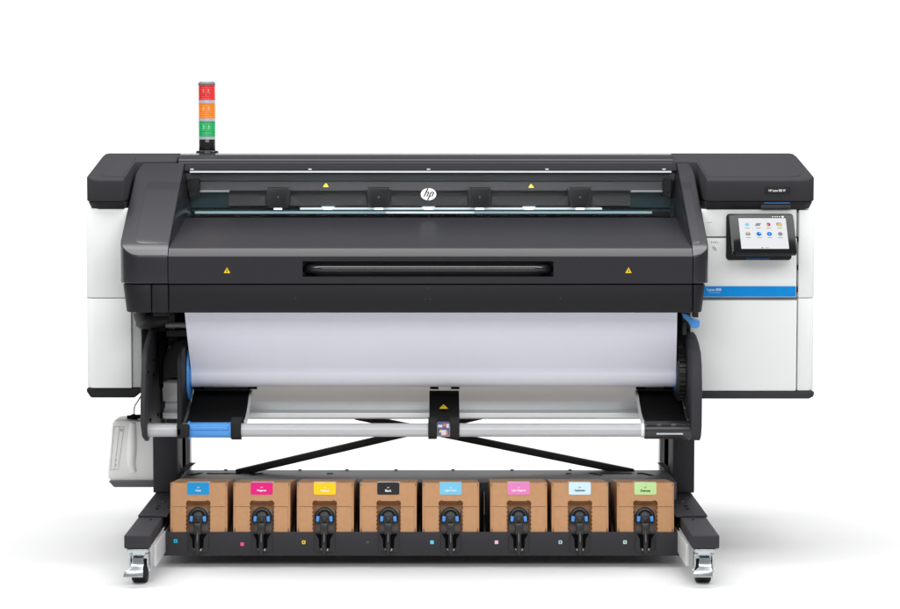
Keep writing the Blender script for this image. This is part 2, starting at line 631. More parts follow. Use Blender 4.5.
xo = X(85, 195, EF)
bm = B()
zb = Z(201.5, EF)
loft(bm, [(y, xo + rc(y, EF, 0.05), -1.105 if y < 0.598 else -0.955, zb, zcov(y)) for y in YS])
lc = part('end_cover', bm, end_m, bev=0.007, seg=3)
bm = B()
loft(bm, [(y, xo + 0.004 + rc(y, EF, 0.05), -1.105, Z(209.3, EF), Z(201.7, EF)) for y in (EF + 0.004, EF + 0.02, EF + 0.04, 0.06 + EF, 1.05)])
for v in bm.verts:
    if v.co.z < zb - 0.015:
        v.co.x += 0.012 if v.co.x < -1.15 else 0
        v.co.y += 0.012 if v.co.y < 0.5 else 0
obj('cover_base', bm, matte_m, lc, bev=0.004)

xo2 = X(816, 195, EF)
bm = B()
loft(bm, [(y, 0.972 if y < 0.598 else 0.88, xo2 - rc(y, EF, 0.05), zb, zcov(y)) for y in YS])
rcv = part('end_cover', bm, end_m, bev=0.007, seg=3)
bm = B()
loft(bm, [(y, 0.972, xo2 - 0.004 - rc(y, EF, 0.05), Z(209.3, EF), Z(201.7, EF)) for y in (EF + 0.004, EF + 0.02, EF + 0.04, 0.06 + EF, 1.05)])
for v in bm.verts:
    if v.co.z < zb - 0.015:
        v.co.x -= 0.012 if v.co.x > 1.1 else 0
        v.co.y += 0.012 if v.co.y < 0.5 else 0
obj('cover_base', bm, matte_m, rcv, bev=0.004)
bm = B()
p0, p1 = P(764.5, 193.8, EF - 0.002), P(790.5, 187.2, EF - 0.002)
prism(bm, rrect(p0.x, p1.x, p0.z, p1.z, 0.003), 'y', EF - 0.0025, EF + 0.004)
bd = part('name_badge', bm, matte_m)
lettering('HP Latex 800 W', Matrix.Translation(P(777.2, 190.5, EF - 0.003)) @ FRONT, whiteink_m, bd, width=0.060, height=0.0085, bold=0.01)
bm = B()
pbox(bm, 764, 790, 202.4, 203.6, EF + 0.001, EF + 0.01)
part('status_bar', bm, sky_blue_mark)
bm = B()
pbox(bm, 761, 791, 204.6, 208.8, EF + 0.001, EF + 0.03)
part('status_bar_lip', bm, frame_m, bev=0.002)

for (xa, xb, o, lft) in ((xo + 0.045, -1.112, lc, True), (0.98, xo2 - 0.045, rcv, False)):
    bm = B()
    ys = [0.285, 0.288, 0.295, 0.31, 0.33, 0.4, 0.5, 0.6, 0.66]
    loft(bm, [(y, xa + (rc(y, 0.285, 0.04) if lft else 0), xb - (0 if lft else rc(y, 0.285, 0.04)), zcov(y) - 0.004, zcov(y) + 0.0018) for y in ys])
    obj('raised_panel', bm, end_m, o, bev=0.0008)

# ---- top beam
bm = B()
x0, x1 = X(179, 158, 0.62), X(672.5, 158, 0.62)
prism(bm, [(0.60, Z(162.2, 0.60)), (0.604, Z(159.8, 0.604)), (0.618, Z(157.8, 0.618)), (0.64, Z(155.6, 0.64)), (0.69, Z(153.6, 0.69)), (0.77, Z(152.8, 0.77)), (0.9, Z(152.6, 0.9)), (0.95, 1.35), (0.60, 1.35)], 'x', x0, x1)
part('top_beam', bm, mat('satin_charcoal', (0.022, 0.022, 0.026), 0.18, spec=0.2, rvary=0.02), ang=50)

# ---- hood: two side pieces, the front cover and the lower trim
A0, A1, A2 = (0.0, Z(256, 0.0)), (0.027, Z(247.8, 0.027)), (0.565, Z(163.4, 0.565))


def zhood(Y):
    if Y <= A1[0]:
        return A0[1] + (A1[1] - A0[1]) * (Y - A0[0]) / (A1[0] - A0[0])
    if Y <= A2[0]:
        return A1[1] + (A2[1] - A1[1]) * (Y - A1[0]) / (A2[0] - A1[0])
    return A2[1]


HZ = Z(283.6, 0.0)
XL, XLI = -1.094, -0.922
XR, XRI = 0.955, 0.897
hy = [0.0, 0.004, 0.012, 0.020, 0.027, 0.05, 0.07, 0.2, 0.38, 0.46, 0.49, 0.52, 0.545, 0.565, 0.60]


def back(Y, r):
    t = max(0.0, (Y - (0.605 - r)) / r)
    return r * (1 - math.sqrt(max(0, 1 - t * t)))


bm = B()
loft(bm, [(y, XL + rc(y, 0, 0.07) + back(y, 0.13) * 0.62, XLI, HZ, zhood(y)) for y in hy])
hl = part('hood_side', bm, hood_m, bev=0.007, seg=5, ang=22)
bm = B()
loft(bm, [(y, XRI, XR - rc(y, 0, 0.05) - back(y, 0.13) * 0.4, HZ, zhood(y)) for y in hy])
hr = part('hood_side', bm, hood_m, bev=0.007, seg=5, ang=22)

for (xa, xb, ro, o, lft) in ((XL + 0.05, XLI - 0.003, 0.03, hl, True), (XRI + 0.003, XR - 0.022, 0.02, hr, False)):
    bm = B()
    ys = [0.050, 0.053, 0.060, 0.070, 0.09, 0.2, 0.38, 0.44]
    loft(bm, [(y, xa + (rc(y, 0.05, ro) if lft else 0), xb - (0 if lft else rc(y, 0.05, ro)), zhood(y) - 0.004, zhood(y) + 0.0016) for y in ys])
    obj('raised_panel', bm, hood_m, o, bev=0.0008, ang=22)
PB = (0.42, Z(217.6, 0.42))               # rear edge of the sloping front cover
XPL, XPR = XLI + 0.0015, XRI - 0.0015
# bevelled cheeks between the hood sides and the sunken window
for (xe, s, o) in ((XLI, 1, hl), (XRI, -1, hr)):
    bm = B()
    top = [(0.06, zhood(0.06) - 0.003), (0.25, zhood(0.25) - 0.004), (0.47, zhood(0.47) - 0.004), (0.6, zhood(0.6) - 0.006)]
    wid = [0.002, 0.010, 0.02, 0.02]
    rows = []
    for (y, z), w in zip(top, wid):
        zp = A1[1] + (PB[1] - A1[1]) * min(1, (y - A1[0]) / (PB[0] - A1[0]))
        rows.append([bm.verts.new((xe + s * 0.001, y, z)), bm.verts.new((xe + s * (0.002 + w), y, min(zp, z) - 0.002)), bm.verts.new((xe + s * 0.001, y, min(zp, z) - 0.03))])
    for r0, r1 in zip(rows, rows[1:]):
        for i in range(3):
            face(bm, [r0[i], r0[(i + 1) % 3], r1[(i + 1) % 3], r1[i]])
    face(bm, rows[0])
    face(bm, rows[-1][::-1])
    obj('cheek', bm, hood_m, o)

rx0, rx1 = X(302.5, 269, 0), X(553.5, 269, 0)
rz0, rz1 = Z(276.8, 0), Z(261.2, 0)
prof = [(0.0, HZ), (0.0, A0[1] - 0.002), (0.003, A0[1] + 0.002), (A1[0] - 0.004, A1[1] - 0.002), (A1[0] + 0.004, A1[1] + 0.001), PB, (PB[0], PB[1] - 0.03), (0.12, HZ)]
notch = [(0.0, HZ), (0.0, rz0), (0.04, rz0 + 0.008), (0.04, rz1 - 0.003), (0.0, rz1)] + prof[1:]
bm = B()
prism(bm, prof, 'x', XPL, rx0)
prism(bm, notch, 'x', rx0, rx1)
prism(bm, prof, 'x', rx1, XPR)
fc = part('front_cover', bm, hood_m, ang=12)
# handle
hz = Z(268.8, -0.02)
bm = B()
hp = [(rx0 + 0.02, 0.05, hz - 0.004), (rx0 + 0.03, 0.012, hz - 0.002), (rx0 + 0.055, -0.026, hz), (rx0 + 0.1, -0.034, hz)]
pts = spline(hp, 5) + spline([(rx1 - 0.1, -0.034, hz), (rx1 - 0.055, -0.026, hz), (rx1 - 0.03, 0.012, hz - 0.002), (rx1 - 0.02, 0.05, hz - 0.004)], 5)
nn = len(pts)
rads = [0.0115 + 0.013 * max(0, 1 - min(i, nn - 1 - i) / 9.0) for i in range(nn)]
tube(bm, pts, rads, 18, flat=0.95)
obj('handle', bm, gloss_m if False else mat('handle_black', (0.010, 0.010, 0.011), 0.22, spec=0.55, rvary=0.01), fc)
bm = B()
prism(bm, rrect(rx0 + 0.002, rx1 - 0.002, rz0 + 0.006, rz1 - 0.003, 0.006), 'y', 0.0375, 0.0395)
obj('handle_pocket', bm, matte_m, fc)


def warning_sign(M, s, parent):
    h = s * 0.88
    bm = B()
    prism(bm, [(-s / 2, -h / 2), (s / 2, -h / 2), (0, h / 2)], 'z', 0, 0.0006)
    w = obj('warning_sign', bm, yellow_m, parent, M=M)
    return w


def warn_mark(M, s, parent):
    w = s
    bm = B()
    prism(bm, [(-0.05 * s, -0.02 * s), (0.05 * s, -0.02 * s), (0.07 * s, 0.18 * s), (-0.07 * s, 0.18 * s)], 'z', 0.0006, 0.001)
    prism(bm, [(-0.16 * s, -0.26 * s), (0.16 * s, -0.26 * s), (0.12 * s, -0.1 * s), (-0.12 * s, -0.1 * s)], 'z', 0.0006, 0.001)
    obj('warning_mark', bm, ink_m, parent, M=M)


for px in (227, 628.5):
    warning_sign(Matrix.Translation(P(px, 270.2, -0.001)) @ FRONT, 0.022, fc)
    warn_mark(Matrix.Translation(P(px, 270.2, -0.0012)) @ FRONT, 0.022, fc)

# lower trim
TZ0, TZ1 = Z(312.8, 0.0), Z(284.6, 0.0)


def trim(x0, x1, rl=0.0, rr=0.0, name='lower_trim'):
    bm = B()
    ys = [0.002, 0.006, 0.014, 0.026, 0.04, 0.06, 0.45]
    loft(bm, [(y, x0 + (rc(y, 0.002, rl) if rl else 0), x1 - (rc(y, 0.002, rr) if rr else 0), TZ0, TZ1) for y in ys])
    if rl or rr:
        for v in bm.verts:
            if v.co.z < TZ0 + 0.01:
                if rl and v.co.x < (x0 + x1) / 2:
                    v.co.x += 0.012
                if rr and v.co.x > (x0 + x1) / 2:
                    v.co.x -= 0.012
    return part(name, bm, cover_m, bev=0.006, seg=3)


trim(X(121, 300, 0), X(151.1, 300, 0), rl=0.06)
trim(X(151.7, 300, 0), X(168.2, 300, 0))
tm = trim(X(168.8, 300, 0), X(692.6, 300, 0))
trim(X(693.2, 300, 0), X(706.3, 300, 0), rr=0.04)
bm = B()
box(bm, XL + 0.09, XR - 0.07, 0.03, 0.5, TZ1 - 0.004, HZ + 0.004)
part('seam_strip', bm, pit_m)

# screws on the front
sc0 = None
for (px, py, Yf, o) in [(x, y, -0.0006, fc) for x in (295.5, 560.5) for y in (259.3, 277.6)] + [(x, 298.5, 0.0014, tm) for x in (295.5, 560.5)] + \
        [(427.5, 288.2, 0.0014, tm), (425.2, 299.2, 0.0014, tm), (430, 299.2, 0.0014, tm)] + [(x, 277.4, -0.0006, fc) for x in (370, 427.5, 486)]:
    p = P(px, py, Yf)
    if sc0 is None:
        bm = B()
        cyl(bm, (0, 0, 0), (0, 0.003, 0), 0.0036, seg=12)
        me_ob = obj('screw', bm, frame_m)
        sc0 = me_ob
        s_ = me_ob
    else:
        s_ = sc0.copy()
        COL.objects.link(s_)
    s_.parent = o
    s_.location = p - Vector(PR['base'])


def slope_frame(px, a, b, t, lift=0.001):
    """Frame on a plane tilted back from a=(Y,z) to b=(Y,z), at fraction t."""
    d = Vector((0, b[0] - a[0], b[1] - a[1])).normalized()
    n = Vector((0, -d.z, d.y))
    y, z = a[0] + (b[0] - a[0]) * t, a[1] + (b[1] - a[1]) * t
    o = Vector((0, y, z)) + n * lift
    yy = o.y
    o.x = (px - CX) / F * (yy - YC) * 1.0
    M = Matrix.Identity(4)
    for i, c in enumerate((Vector((1, 0, 0)), d, n)):
        M.col[i] = (*c, 0)
    M.col[3] = (*o, 1)
    return M


# dots on the sloping cover
for (px, t) in ((427.5, 0.62), (427.5, 0.36), (427.5, 0.12), (672, 0.93), (679, 0.5), (684, 0.1), (182, 0.6), (175, 0.2), (313, 0.94)):
    s_ = sc0.copy()
    COL.objects.link(s_)
    s_.parent = fc
    M = slope_frame(px, A1, PB, t, 0.0008)
    s_.location = M.translation - Vector(PR['base'])
    s_.rotation_euler = (R(-75), 0, 0)

# ---- window
G0, G1 = (PB[0] + 0.004, PB[1] + 0.004), (0.562, Z(171.8, 0.562))
bm = B()
d = Vector((0, G1[0] - G0[0], G1[1] - G0[1])).normalized()
n = Vector((0, -d.z, d.y)) * 0.003
prism(bm, [G0, G1, (G1[0] - n.y, G1[1] - n.z), (G0[0] - n.y, G0[1] - n.z)], 'x', XPL + 0.022, XPR - 0.022)
gw = part('window', bm, glass_m)


def tglass(py):
    lo, hi = 0.0, 1.0
    for _ in range(40):
        m_ = (lo + hi) / 2
        y, z = G0[0] + (G1[0] - G0[0]) * m_, G0[1] + (G1[1] - G0[1]) * m_
        if z > Z(py, y):
            hi = m_
        else:
            lo = m_
    return (lo + hi) / 2


for px, py in ((326, 185.3), (531, 186)):
    M = slope_frame(px, G0, G1, tglass(py), 0.0012)
    warning_sign(M, 0.021, gw)
    warn_mark(M, 0.021, gw)

# round emblem on the window: white disc with slanted dark letters h and p
M = slope_frame(428.5, G0, G1, tglass(194.6), 0.0012)
bm = B()
RL = 0.0282
prism(bm, [(RL * math.cos(R(6 * k)), RL * math.sin(R(6 * k))) for k in range(60)], 'z', 0, 0.001)
em = obj('emblem', bm, mat('emblem_silver', (0.50, 0.51, 0.52), 0.35, metal=0.2), gw, M=M)
bm = B()
sh = 0.36
bar = 0.0058


def sl(x0, x1, y0, y1):
    prism(bm, [(x0 + sh * y0, y0), (x1 + sh * y0, y0), (x1 + sh * y1, y1), (x0 + sh * y1, y1)], 'z', 0.0011, 0.0016)


sl(-0.0150, -0.0150 + bar, -0.0115, 0.0272)               # h stem
sl(-0.0150 + bar, -0.0035, 0.0078, 0.0115)
sl(-0.0050, -0.0050 + bar, -0.0115, 0.0115)
sl(0.0040, 0.0040 + bar, -0.0275, 0.0115)                 # p stem
sl(0.0040 + bar, 0.0150, 0.0078, 0.0115)
sl(0.0040 + bar, 0.0150, -0.0115, -0.0078)
sl(0.0135, 0.0135 + bar, -0.0100, 0.0100)
obj('emblem_lettering', bm, ink_m, em, M=M)

# rail above the window and its bright edge
bm = B()
prism(bm, [(0.558, Z(170.6, 0.558)), (0.562, Z(166.4, 0.562)), (0.585, Z(165.6, 0.585)), (0.588, Z(163.6, 0.588)), (0.612, Z(163.0, 0.612)), (0.612, Z(170.6, 0.612))], 'x', XPL, XPR)
wr = part('window_rail', bm, cover_m)
bm = B()
box(bm, XPL + 0.02, XPR - 0.02, 0.552, 0.566, Z(172.6, 0.552), Z(171.0, 0.552))
obj('edge_trim', bm, silver_m, wr)
for px in (192, 310, 428.5, 547, 664):
    bm = B()
    p = P(px, 169.2, 0.556)
    box(bm, p.x - 0.006, p.x + 0.006, 0.5545, 0.560, p.z - 0.002, p.z + 0.002)
    obj('clip', bm, silver_m, wr)

# ---- inside the window
IY = 0.62
xi0, xi1 = X(229, 195, IY), X(630, 195, IY)
bm = B()
box(bm, XPL, XPR, 0.425, 0.70, Z(217.6, 0.42) - 0.04, Z(217.6, 0.42) - 0.012)
part('platen', bm, teal_m)
bm = B()
prism(bm, [(0.585, Z(174, 0.585)), (0.60, Z(180.5, 0.60)), (0.615, Z(181.2, 0.615)), (0.60, Z(190.5, 0.6)), (0.66, Z(190.5, 0.66)), (0.66, Z(170, 0.66)), (0.6, Z(170, 0.6))], 'x', XPL, XPR)
part('guide_beam', bm, mid_m, bev=0.001)
bm = B()
prism(bm, [(0.628, Z(190.6, 0.628)), (0.632, Z(195, 0.632)), (0.615, Z(195.6, 0.615)), (0.605, Z(205.8, 0.605)), (0.66, Z(206, 0.66)), (0.66, Z(190.6, 0.66))], 'x', xi0, xi1)
cb = part('carriage_shroud', bm, dark_mid_m, bev=0.001)
# light wedge-shaped ducts either side of each fan
for cx in (278, 378.7, 479.7, 580):
    for s in (-1, 1):
        bm = B()
        a = [P(cx + s * 13, 195.5, 0.603), P(cx + s * 27, 205.5, 0.603), P(cx + s * 11, 205.5, 0.603)]
        prism(bm, [(q.x, q.z) for q in a], 'y', 0.598, 0.61)
        obj('duct', bm, mat('duct_panel_grey', (0.10, 0.10, 0.103), 0.5), cb, bev=0.001)
fan0 = None
for cx in (278, 378.7, 479.7, 580):
    yf = 0.575
    cpos = P(cx, 197.5, yf)
    if fan0 is None:
        w0, w1, hh = 12.6 * 0.0037, 8.6 * 0.0037, 10.3 * 0.0037
        bm = B()
        prism(bm, [(-w1, -hh), (w1, -hh), (w1 + 0.004, -hh + 0.004), (w0, hh - 0.006), (w0 - 0.005, hh), (-w0 + 0.005, hh), (-w0, hh - 0.006), (-w1 - 0.004, -hh + 0.004)], 'y', 0, 0.03)
        fan = obj('fan_grille', bm, mat('fan_black', (0.040, 0.040, 0.041), 0.4, spec=0.3), bev=0.003)
        bm = B()
        nholes = 0
        for iy in range(-5, 5):
            for ix in range(-7, 8):
                hx, hzz = (ix + 0.5 * (iy % 2)) * 0.0062, iy * 0.0062 + 0.002
                if abs(hx) < 0.034 + (hzz / hh) * 0.006 - 0.003 and abs(hzz) < 0.031:
                    prism(bm, [(hx + 0.0022 * math.cos(R(60 * k)), hzz + 0.0022 * math.sin(R(60 * k))) for k in range(6)], 'y', -0.0006, 0.002)
        hole = obj('grille_pattern', bm, pit_m)
        bm = B()
        cyl(bm, (0, -0.0015, 0.001), (0, 0.002, 0.001), 0.0032, seg=12)
        for sx in (-1, 1):
            cyl(bm, (sx * (w0 - 0.004), -0.0015, hh - 0.006), (sx * (w0 - 0.004), 0.002, hh - 0.006), 0.0032, seg=12)
        pin = obj('rivets', bm, zinc_m)
        fan0 = (fan, hole, pin)
        trio = fan0
    else:
        trio = tuple(o.copy() for o in fan0)
        for o in trio:
            COL.objects.link(o)
    trio[0].parent = PR
    trio[0].location = cpos - Vector(PR['base'])
    trio[1].parent = trio[0]
    trio[2].parent = trio[0]

dim_m = mat('lit_led_dim', (0.3, 0.4, 0.42), 0.3, emit=(0.50, 0.74, 0.80), estr=0.42)
bm = B()
pbox(bm, 386, 474, 211.7, 213.4, 0.5985, 0.6)
part('light_strip', bm, led_m)
# lit strip under the carriage
for (ya, yb, YY, m_, n_) in ((207.6, 209.6, 0.60, led_m, 'light_strip'), (209.8, 211.3, 0.604, teal_m, 'strip_channel'), (211.4, 213.6, 0.60, dim_m, 'light_strip')):
    bm = B()
    a = X(300 if ya < 209 else 195, 210, YY)
    b = X(602 if ya < 209 else 652, 210, YY)
    if m_ is teal_m:
        a, b = XPL + 0.02, XPR - 0.02
    box(bm, a, b, YY, YY + 0.02, Z(yb, YY), Z(ya, YY))
    part(n_, bm, m_)
for px in (328, 428.5, 529):
    bm = B()
    pbox(bm, px - 6.5, px + 6.5, 206.4, 207.8, 0.592, 0.6)
    part('lamp_clip', bm, led_m)
for px in (278, 328, 378.7, 428.5, 479.7, 529, 580):
    bm = B()
    pbox(bm, px - 4, px + 4, 208.2, 209.6, 0.5985, 0.6)
    part('lamp', bm, lamp_m)
bm = B()
box(bm, XPL + 0.02, XPR - 0.02, PB[0] + 0.002, PB[0] + 0.03, PB[1] - 0.03, PB[1] - 0.001)
part('window_sill', bm, cover_m, bev=0.001)
# end details seen through the glass
for (x0, x1) in ((190.5, 229), (630, 671)):
    bm = B()
    pbox(bm, x0, x1, 191.5, 207.4, 0.655, 0.66)
    part('end_recess', bm, teal_m)
    bm = B()
    pbox(bm, x0 + (8 if x0 < 300 else 1), x1 - (0 if x0 < 300 else 8), 190.2, 192, 0.6, 0.66)
    part('edge_lip', bm, silver_m)
for (x0, x1) in ((189, 199.5), (663, 672)):
    bm = B()
    pbox(bm, x0, x1, 178.5, 192, 0.575, 0.64)
    pbox(bm, x0, x1 - 1.5, 192, 197, 0.58, 0.64)
    part('end_block', bm, matte_m, bev=0.003)

# ---- signal tower
SY = 0.78
sxc, sr = X(207, 120, SY), 8.6 * 0.00379
zz = lambda y: Z(y, SY)
bm = B()
cyl(bm, (sxc, SY, zz(153.2)), (sxc, SY, zz(150.6)), 11.8 * 0.00379, 11.2 * 0.00379, 40)
cyl(bm, (sxc, SY, zz(150.6)), (sxc, SY, zz(139.4)), sr * 0.97, seg=40)
tw = part('signal_tower', bm, gloss_m, bev=0.0015)
for (ya, yb, m_, n_) in ((85.2, 100.2, lens_mat('red_lens', srgb(222, 30, 28), 0.42), 'red_lens'),
                         (103.3, 118.4, lens_mat('orange_lens', srgb(240, 130, 12), 0.45), 'orange_lens'),
                         (121.2, 136.8, lens_mat('green_lens', srgb(4, 158, 88), 0.62), 'green_lens')):
    bm = B()
    zb_, zt_ = zz(yb), zz(ya)
    NR = 7
    for k in range(NR):
        za, zc = zb_ + (zt_ - zb_) * k / NR, zb_ + (zt_ - zb_) * (k + 1) / NR
        cyl(bm, (sxc, SY, za), (sxc, SY, za + (zc - za) * 0.5), sr * 0.965, sr, seg=48)
        cyl(bm, (sxc, SY, za + (zc - za) * 0.5), (sxc, SY, zc), sr, sr * 0.965, seg=48)
    ln_ = obj(n_, bm, m_, tw, ang=60)
    bm = B()  # lens highlights, put in as pale glowing bars on the front
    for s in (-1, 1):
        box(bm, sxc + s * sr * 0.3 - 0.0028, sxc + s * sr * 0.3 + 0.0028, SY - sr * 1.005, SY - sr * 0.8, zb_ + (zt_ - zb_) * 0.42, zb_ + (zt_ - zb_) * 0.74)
    obj('lamp_core', bm, lens_mat(n_ + '_core', tuple(min(1, c * 0.8 + 0.08) for c in (srgb(240, 90, 80) if 'red' in n_ else srgb(250, 180, 90) if 'orange' in n_ else srgb(120, 225, 165))), 0.3), ln_, bev=0.001)  # the core material is the painted highlight on the lens
for ya, yb in ((100.2, 103.3), (118.4, 121.2), (136.8, 139.4)):
    bm = B()
    cyl(bm, (sxc, SY, zz(yb)), (sxc, SY, zz(ya)), sr * 1.01, seg=48)
    obj('ring', bm, mat('pale_ring', (0.46, 0.47, 0.52), 0.3, metal=0.3), tw)
bm = B()
cyl(bm, (sxc, SY, zz(85.2)), (sxc, SY, zz(83.2)), sr * 1.03, seg=48)
cyl(bm, (sxc, SY, zz(83.2)), (sxc, SY, zz(81.3)), sr * 1.0, sr * 0.82, seg=48)
obj('tower_cap', bm, cap_m, tw, bev=0.001)

# ---- control panel
bm = B()
p0, p1 = P(725.8, 260, CYF), P(791.7, 213.8, CYF)
prism(bm, rrect(p0.x, p1.x, p0.z, p1.z, 0.012), 'y', CYF - 0.010, CYF + 0.004)
cpn = part('control_panel', bm, matte_m, bev=0.002)
bm = B()
pbox(bm, 746, 770, 258.4, 259.4, CYF - 0.0108, CYF - 0.008)
obj('panel_mark', bm, sky_blue_mark, cpn)
ta, tb = P(761, 213.6, 0.235), P(761, 253, 0.115)
d = (ta - tb)
ln = Vector((0, d.y, d.z)).length
up = Vector((0, d.y, d.z)).normalized()
nr = Vector((0, -up.z, up.y))
TM = Matrix.Identity(4)
ctr = Vector(((X(729, 213.6, 0.235) + X(793, 213.6, 0.235)) / 2, (ta.y + tb.y) / 2, (ta.z + tb.z) / 2))
for i, c in enumerate((Vector((1, 0, 0)), up, nr)):
    TM.col[i] = (*c, 0)
TM.col[3] = (*ctr, 1)
tw_ = X(793, 213.6, 0.235) - X(729, 213.6, 0.235)
hw, hl_ = tw_ / 2, ln / 2
bm = B()
prism(bm, rrect(-hw, hw, -hl_, hl_, 0.010), 'z', -0.016, 0.0)
obj('tablet', bm, mat('tablet_black', (0.006, 0.006, 0.007), 0.12, spec=0.2), cpn, bev=0.002, M=TM)
bm = B()
sw0, sw1 = -hw + 0.0315, hw - 0.0285
sh0, sh1 = -hl_ + 0.019, hl_ - 0.022
prism(bm, rrect(sw0, sw1, sh0, sh1, 0.002), 'z', 0.0, 0.0008)
obj('screen', bm, mat('lit_screen', (0.06, 0.06, 0.06), 0.25, spec=0.15, emit=(0.94, 0.96, 1.0), estr=0.66), cpn, M=TM)
icm = [mat(n_, tuple(0.15 * c for c in srgb(*c_)), 0.6, spec=0.02, emit=srgb(*c_), estr=0.85) for n_, c_ in
       (('icon_cyan', (128, 202, 230)), ('icon_grey', (134, 138, 142)), ('icon_pink', (222, 30, 84)), ('icon_blue', (0, 118, 206)), ('icon_yellow', (214, 188, 110)))]


def disc(bm, cx, cy, r, mi, z=0.0008, k0=0, k1=360, r2=0.0):
    n = 20
    a = [(cx + r * math.cos(R(k0 + (k1 - k0) * k / n)), cy + r * math.sin(R(k0 + (k1 - k0) * k / n))) for k in range(n if k1 - k0 == 360 else n + 1)]
    if k1 - k0 != 360:
        a.append((cx, cy))
    f0 = len(bm.faces)
    prism(bm, a, 'z', z, z + 0.0006)
    bm.faces.ensure_lookup_table()
    for f in bm.faces[f0:]:
        f.material_index = mi


def rect(bm, cx, cy, w, h, mi, z=0.0008, sk=0.0):
    f0 = len(bm.faces)
    prism(bm, [(cx - w - sk, cy - h), (cx + w - sk, cy - h), (cx + w + sk, cy + h), (cx - w + sk, cy + h)], 'z', z, z + 0.0006)
    bm.faces.ensure_lookup_table()
    for f in bm.faces[f0:]:
        f.material_index = mi


sw = sw1 - sw0
shh = sh1 - sh0
cols = [sw0 + sw * t for t in (0.17, 0.40, 0.62, 0.85)]
r1, r2 = sh0 + shh * 0.79, sh0 + shh * 0.48


def icon(name, draws):
    bm = B()
    for fn, a, k in draws:
        fn(bm, *a, **k)
    obj(name, bm, icm, cpn, M=TM)


icon('icon', [(disc, (cols[0], r1, 0.0078, 0), {})])
icon('icon', [(rect, (cols[1], r1, 0.0085, 0.0062, 1), dict(sk=0.003))])
icon('icon', [(disc, (cols[2], r1, 0.0078, 2), dict(k0=-60, k1=60)), (disc, (cols[2], r1, 0.0078, 3), dict(k0=60, k1=150)), (disc, (cols[2], r1, 0.0078, 4), dict(k0=150, k1=230)), (disc, (cols[2], r1, 0.0078, 1), dict(k0=230, k1=300))])
icon('icon', [(rect, (cols[3] - 0.002, r1 + 0.002, 0.008, 0.006, 1), {}), (rect, (cols[3] + 0.002, r1 - 0.002, 0.008, 0.006, 4), dict(z=0.0012))])
icon('icon', [(rect, (cols[0], r2, 0.008, 0.006, 1), {}), (disc, (cols[0], r2 + 0.005, 0.005, 4), dict(z=0.0012))])
icon('icon', [(disc, (cols[1], r2, 0.009, 3), {}), (disc, (cols[1] + 0.004, r2 + 0.004, 0.004, 0), dict(z=0.0012))])
icon('icon', [(disc, (cols[2], r2, 0.009, 3), {}), (rect, (cols[2], r2, 0.0015, 0.005, 0), dict(z=0.0012))])
icon('icon', [(disc, (cols[3], r2, 0.0082, 1), {})])
for cx in cols:
    for ry in (r1, r2):
        icon('icon_caption', [(rect, (cx, ry - 0.0165, 0.008, 0.0010, 1), {})])
icon('icon', [(rect, (sw0 + sw * 0.44, sh0 + 0.004, 0.003, 0.0025, 1), {})])
icon('icon_caption', [(rect, (sw0 + sw * 0.54, sh0 + 0.004, 0.006, 0.001, 1), {})])
for k in range(5):
    bm = B()
    if k < 4:
        rect(bm, sw1 - 0.045 + 0.008 * k, sh1 + 0.006, 0.002, 0.001, 0)
    else:
        disc(bm, sw1 - 0.010, sh1 + 0.006, 0.0035, 0)
    obj('status_light', bm, [mat('lit_white', (0.5, 0.5, 0.5), 0.4, emit=(1, 1, 1), estr=0.7)], cpn, M=TM)
bm = B()
pbox(bm, 738, 782, 252.5, 257, 0.2, CYF - 0.009)
obj('panel_arm', bm, matte_m, cpn, bev=0.003)

# ---- take-up reel arms, beams and bar
bm = B()
fe = [(0.40, 325.5), (0.30, 327.5), (0.2, 331.5), (0.116, 339), (0.04, 350), (0.0, 362), (-0.02, 378), (-0.05, 405), (-0.05, 425), (-0.01, 437), (0.06, 441), (0.12, 436), (0.2, 430), (0.47, 430), (0.47, 330)]
pf = [(y, Z(py, y)) for y, py in fe]
prism(bm, pf, 'x', -1.016, -1.0)
ra = part('reel_arm', bm, frame_m, bev=0.004, seg=3)
bm = B()
pf2 = [(0.5, Z(320, 0.5)), (0.28, Z(342, 0.28)), (0.25, Z(352, 0.25)), (0.25, Z(388, 0.25)), (0.30, Z(388, 0.30)), (0.32, Z(360, 0.32)), (0.5, Z(345, 0.5))]
prism(bm, pf2, 'x', -0.985, -0.975)
obj('guide_slot', bm, pit_m, ra, bev=0.002)
bm = B()
xa, xb = X(163, 365, 0.42), X(182, 365, 0.42)
prism(bm, [(xa, Z(390, 0.42)), (xa, Z(355, 0.42)), (xa + 0.02, Z(350, 0.42)), (xb - 0.02, Z(341, 0.42)), (xb + 0.02, Z(338, 0.42)), (xb + 0.02, Z(377, 0.42)), (xa + 0.01, Z(378, 0.42))], 'y', 0.42, 0.46)
obj('motor_cover', bm, frame_m, ra, bev=0.005)
bm = B()
pbox(bm, 157, 165, 333, 432, 0.455, 0.5)
pbox(bm, 165, 176, 333, 346, 0.455, 0.5)
obj('arm_backing', bm, frame_m, ra)
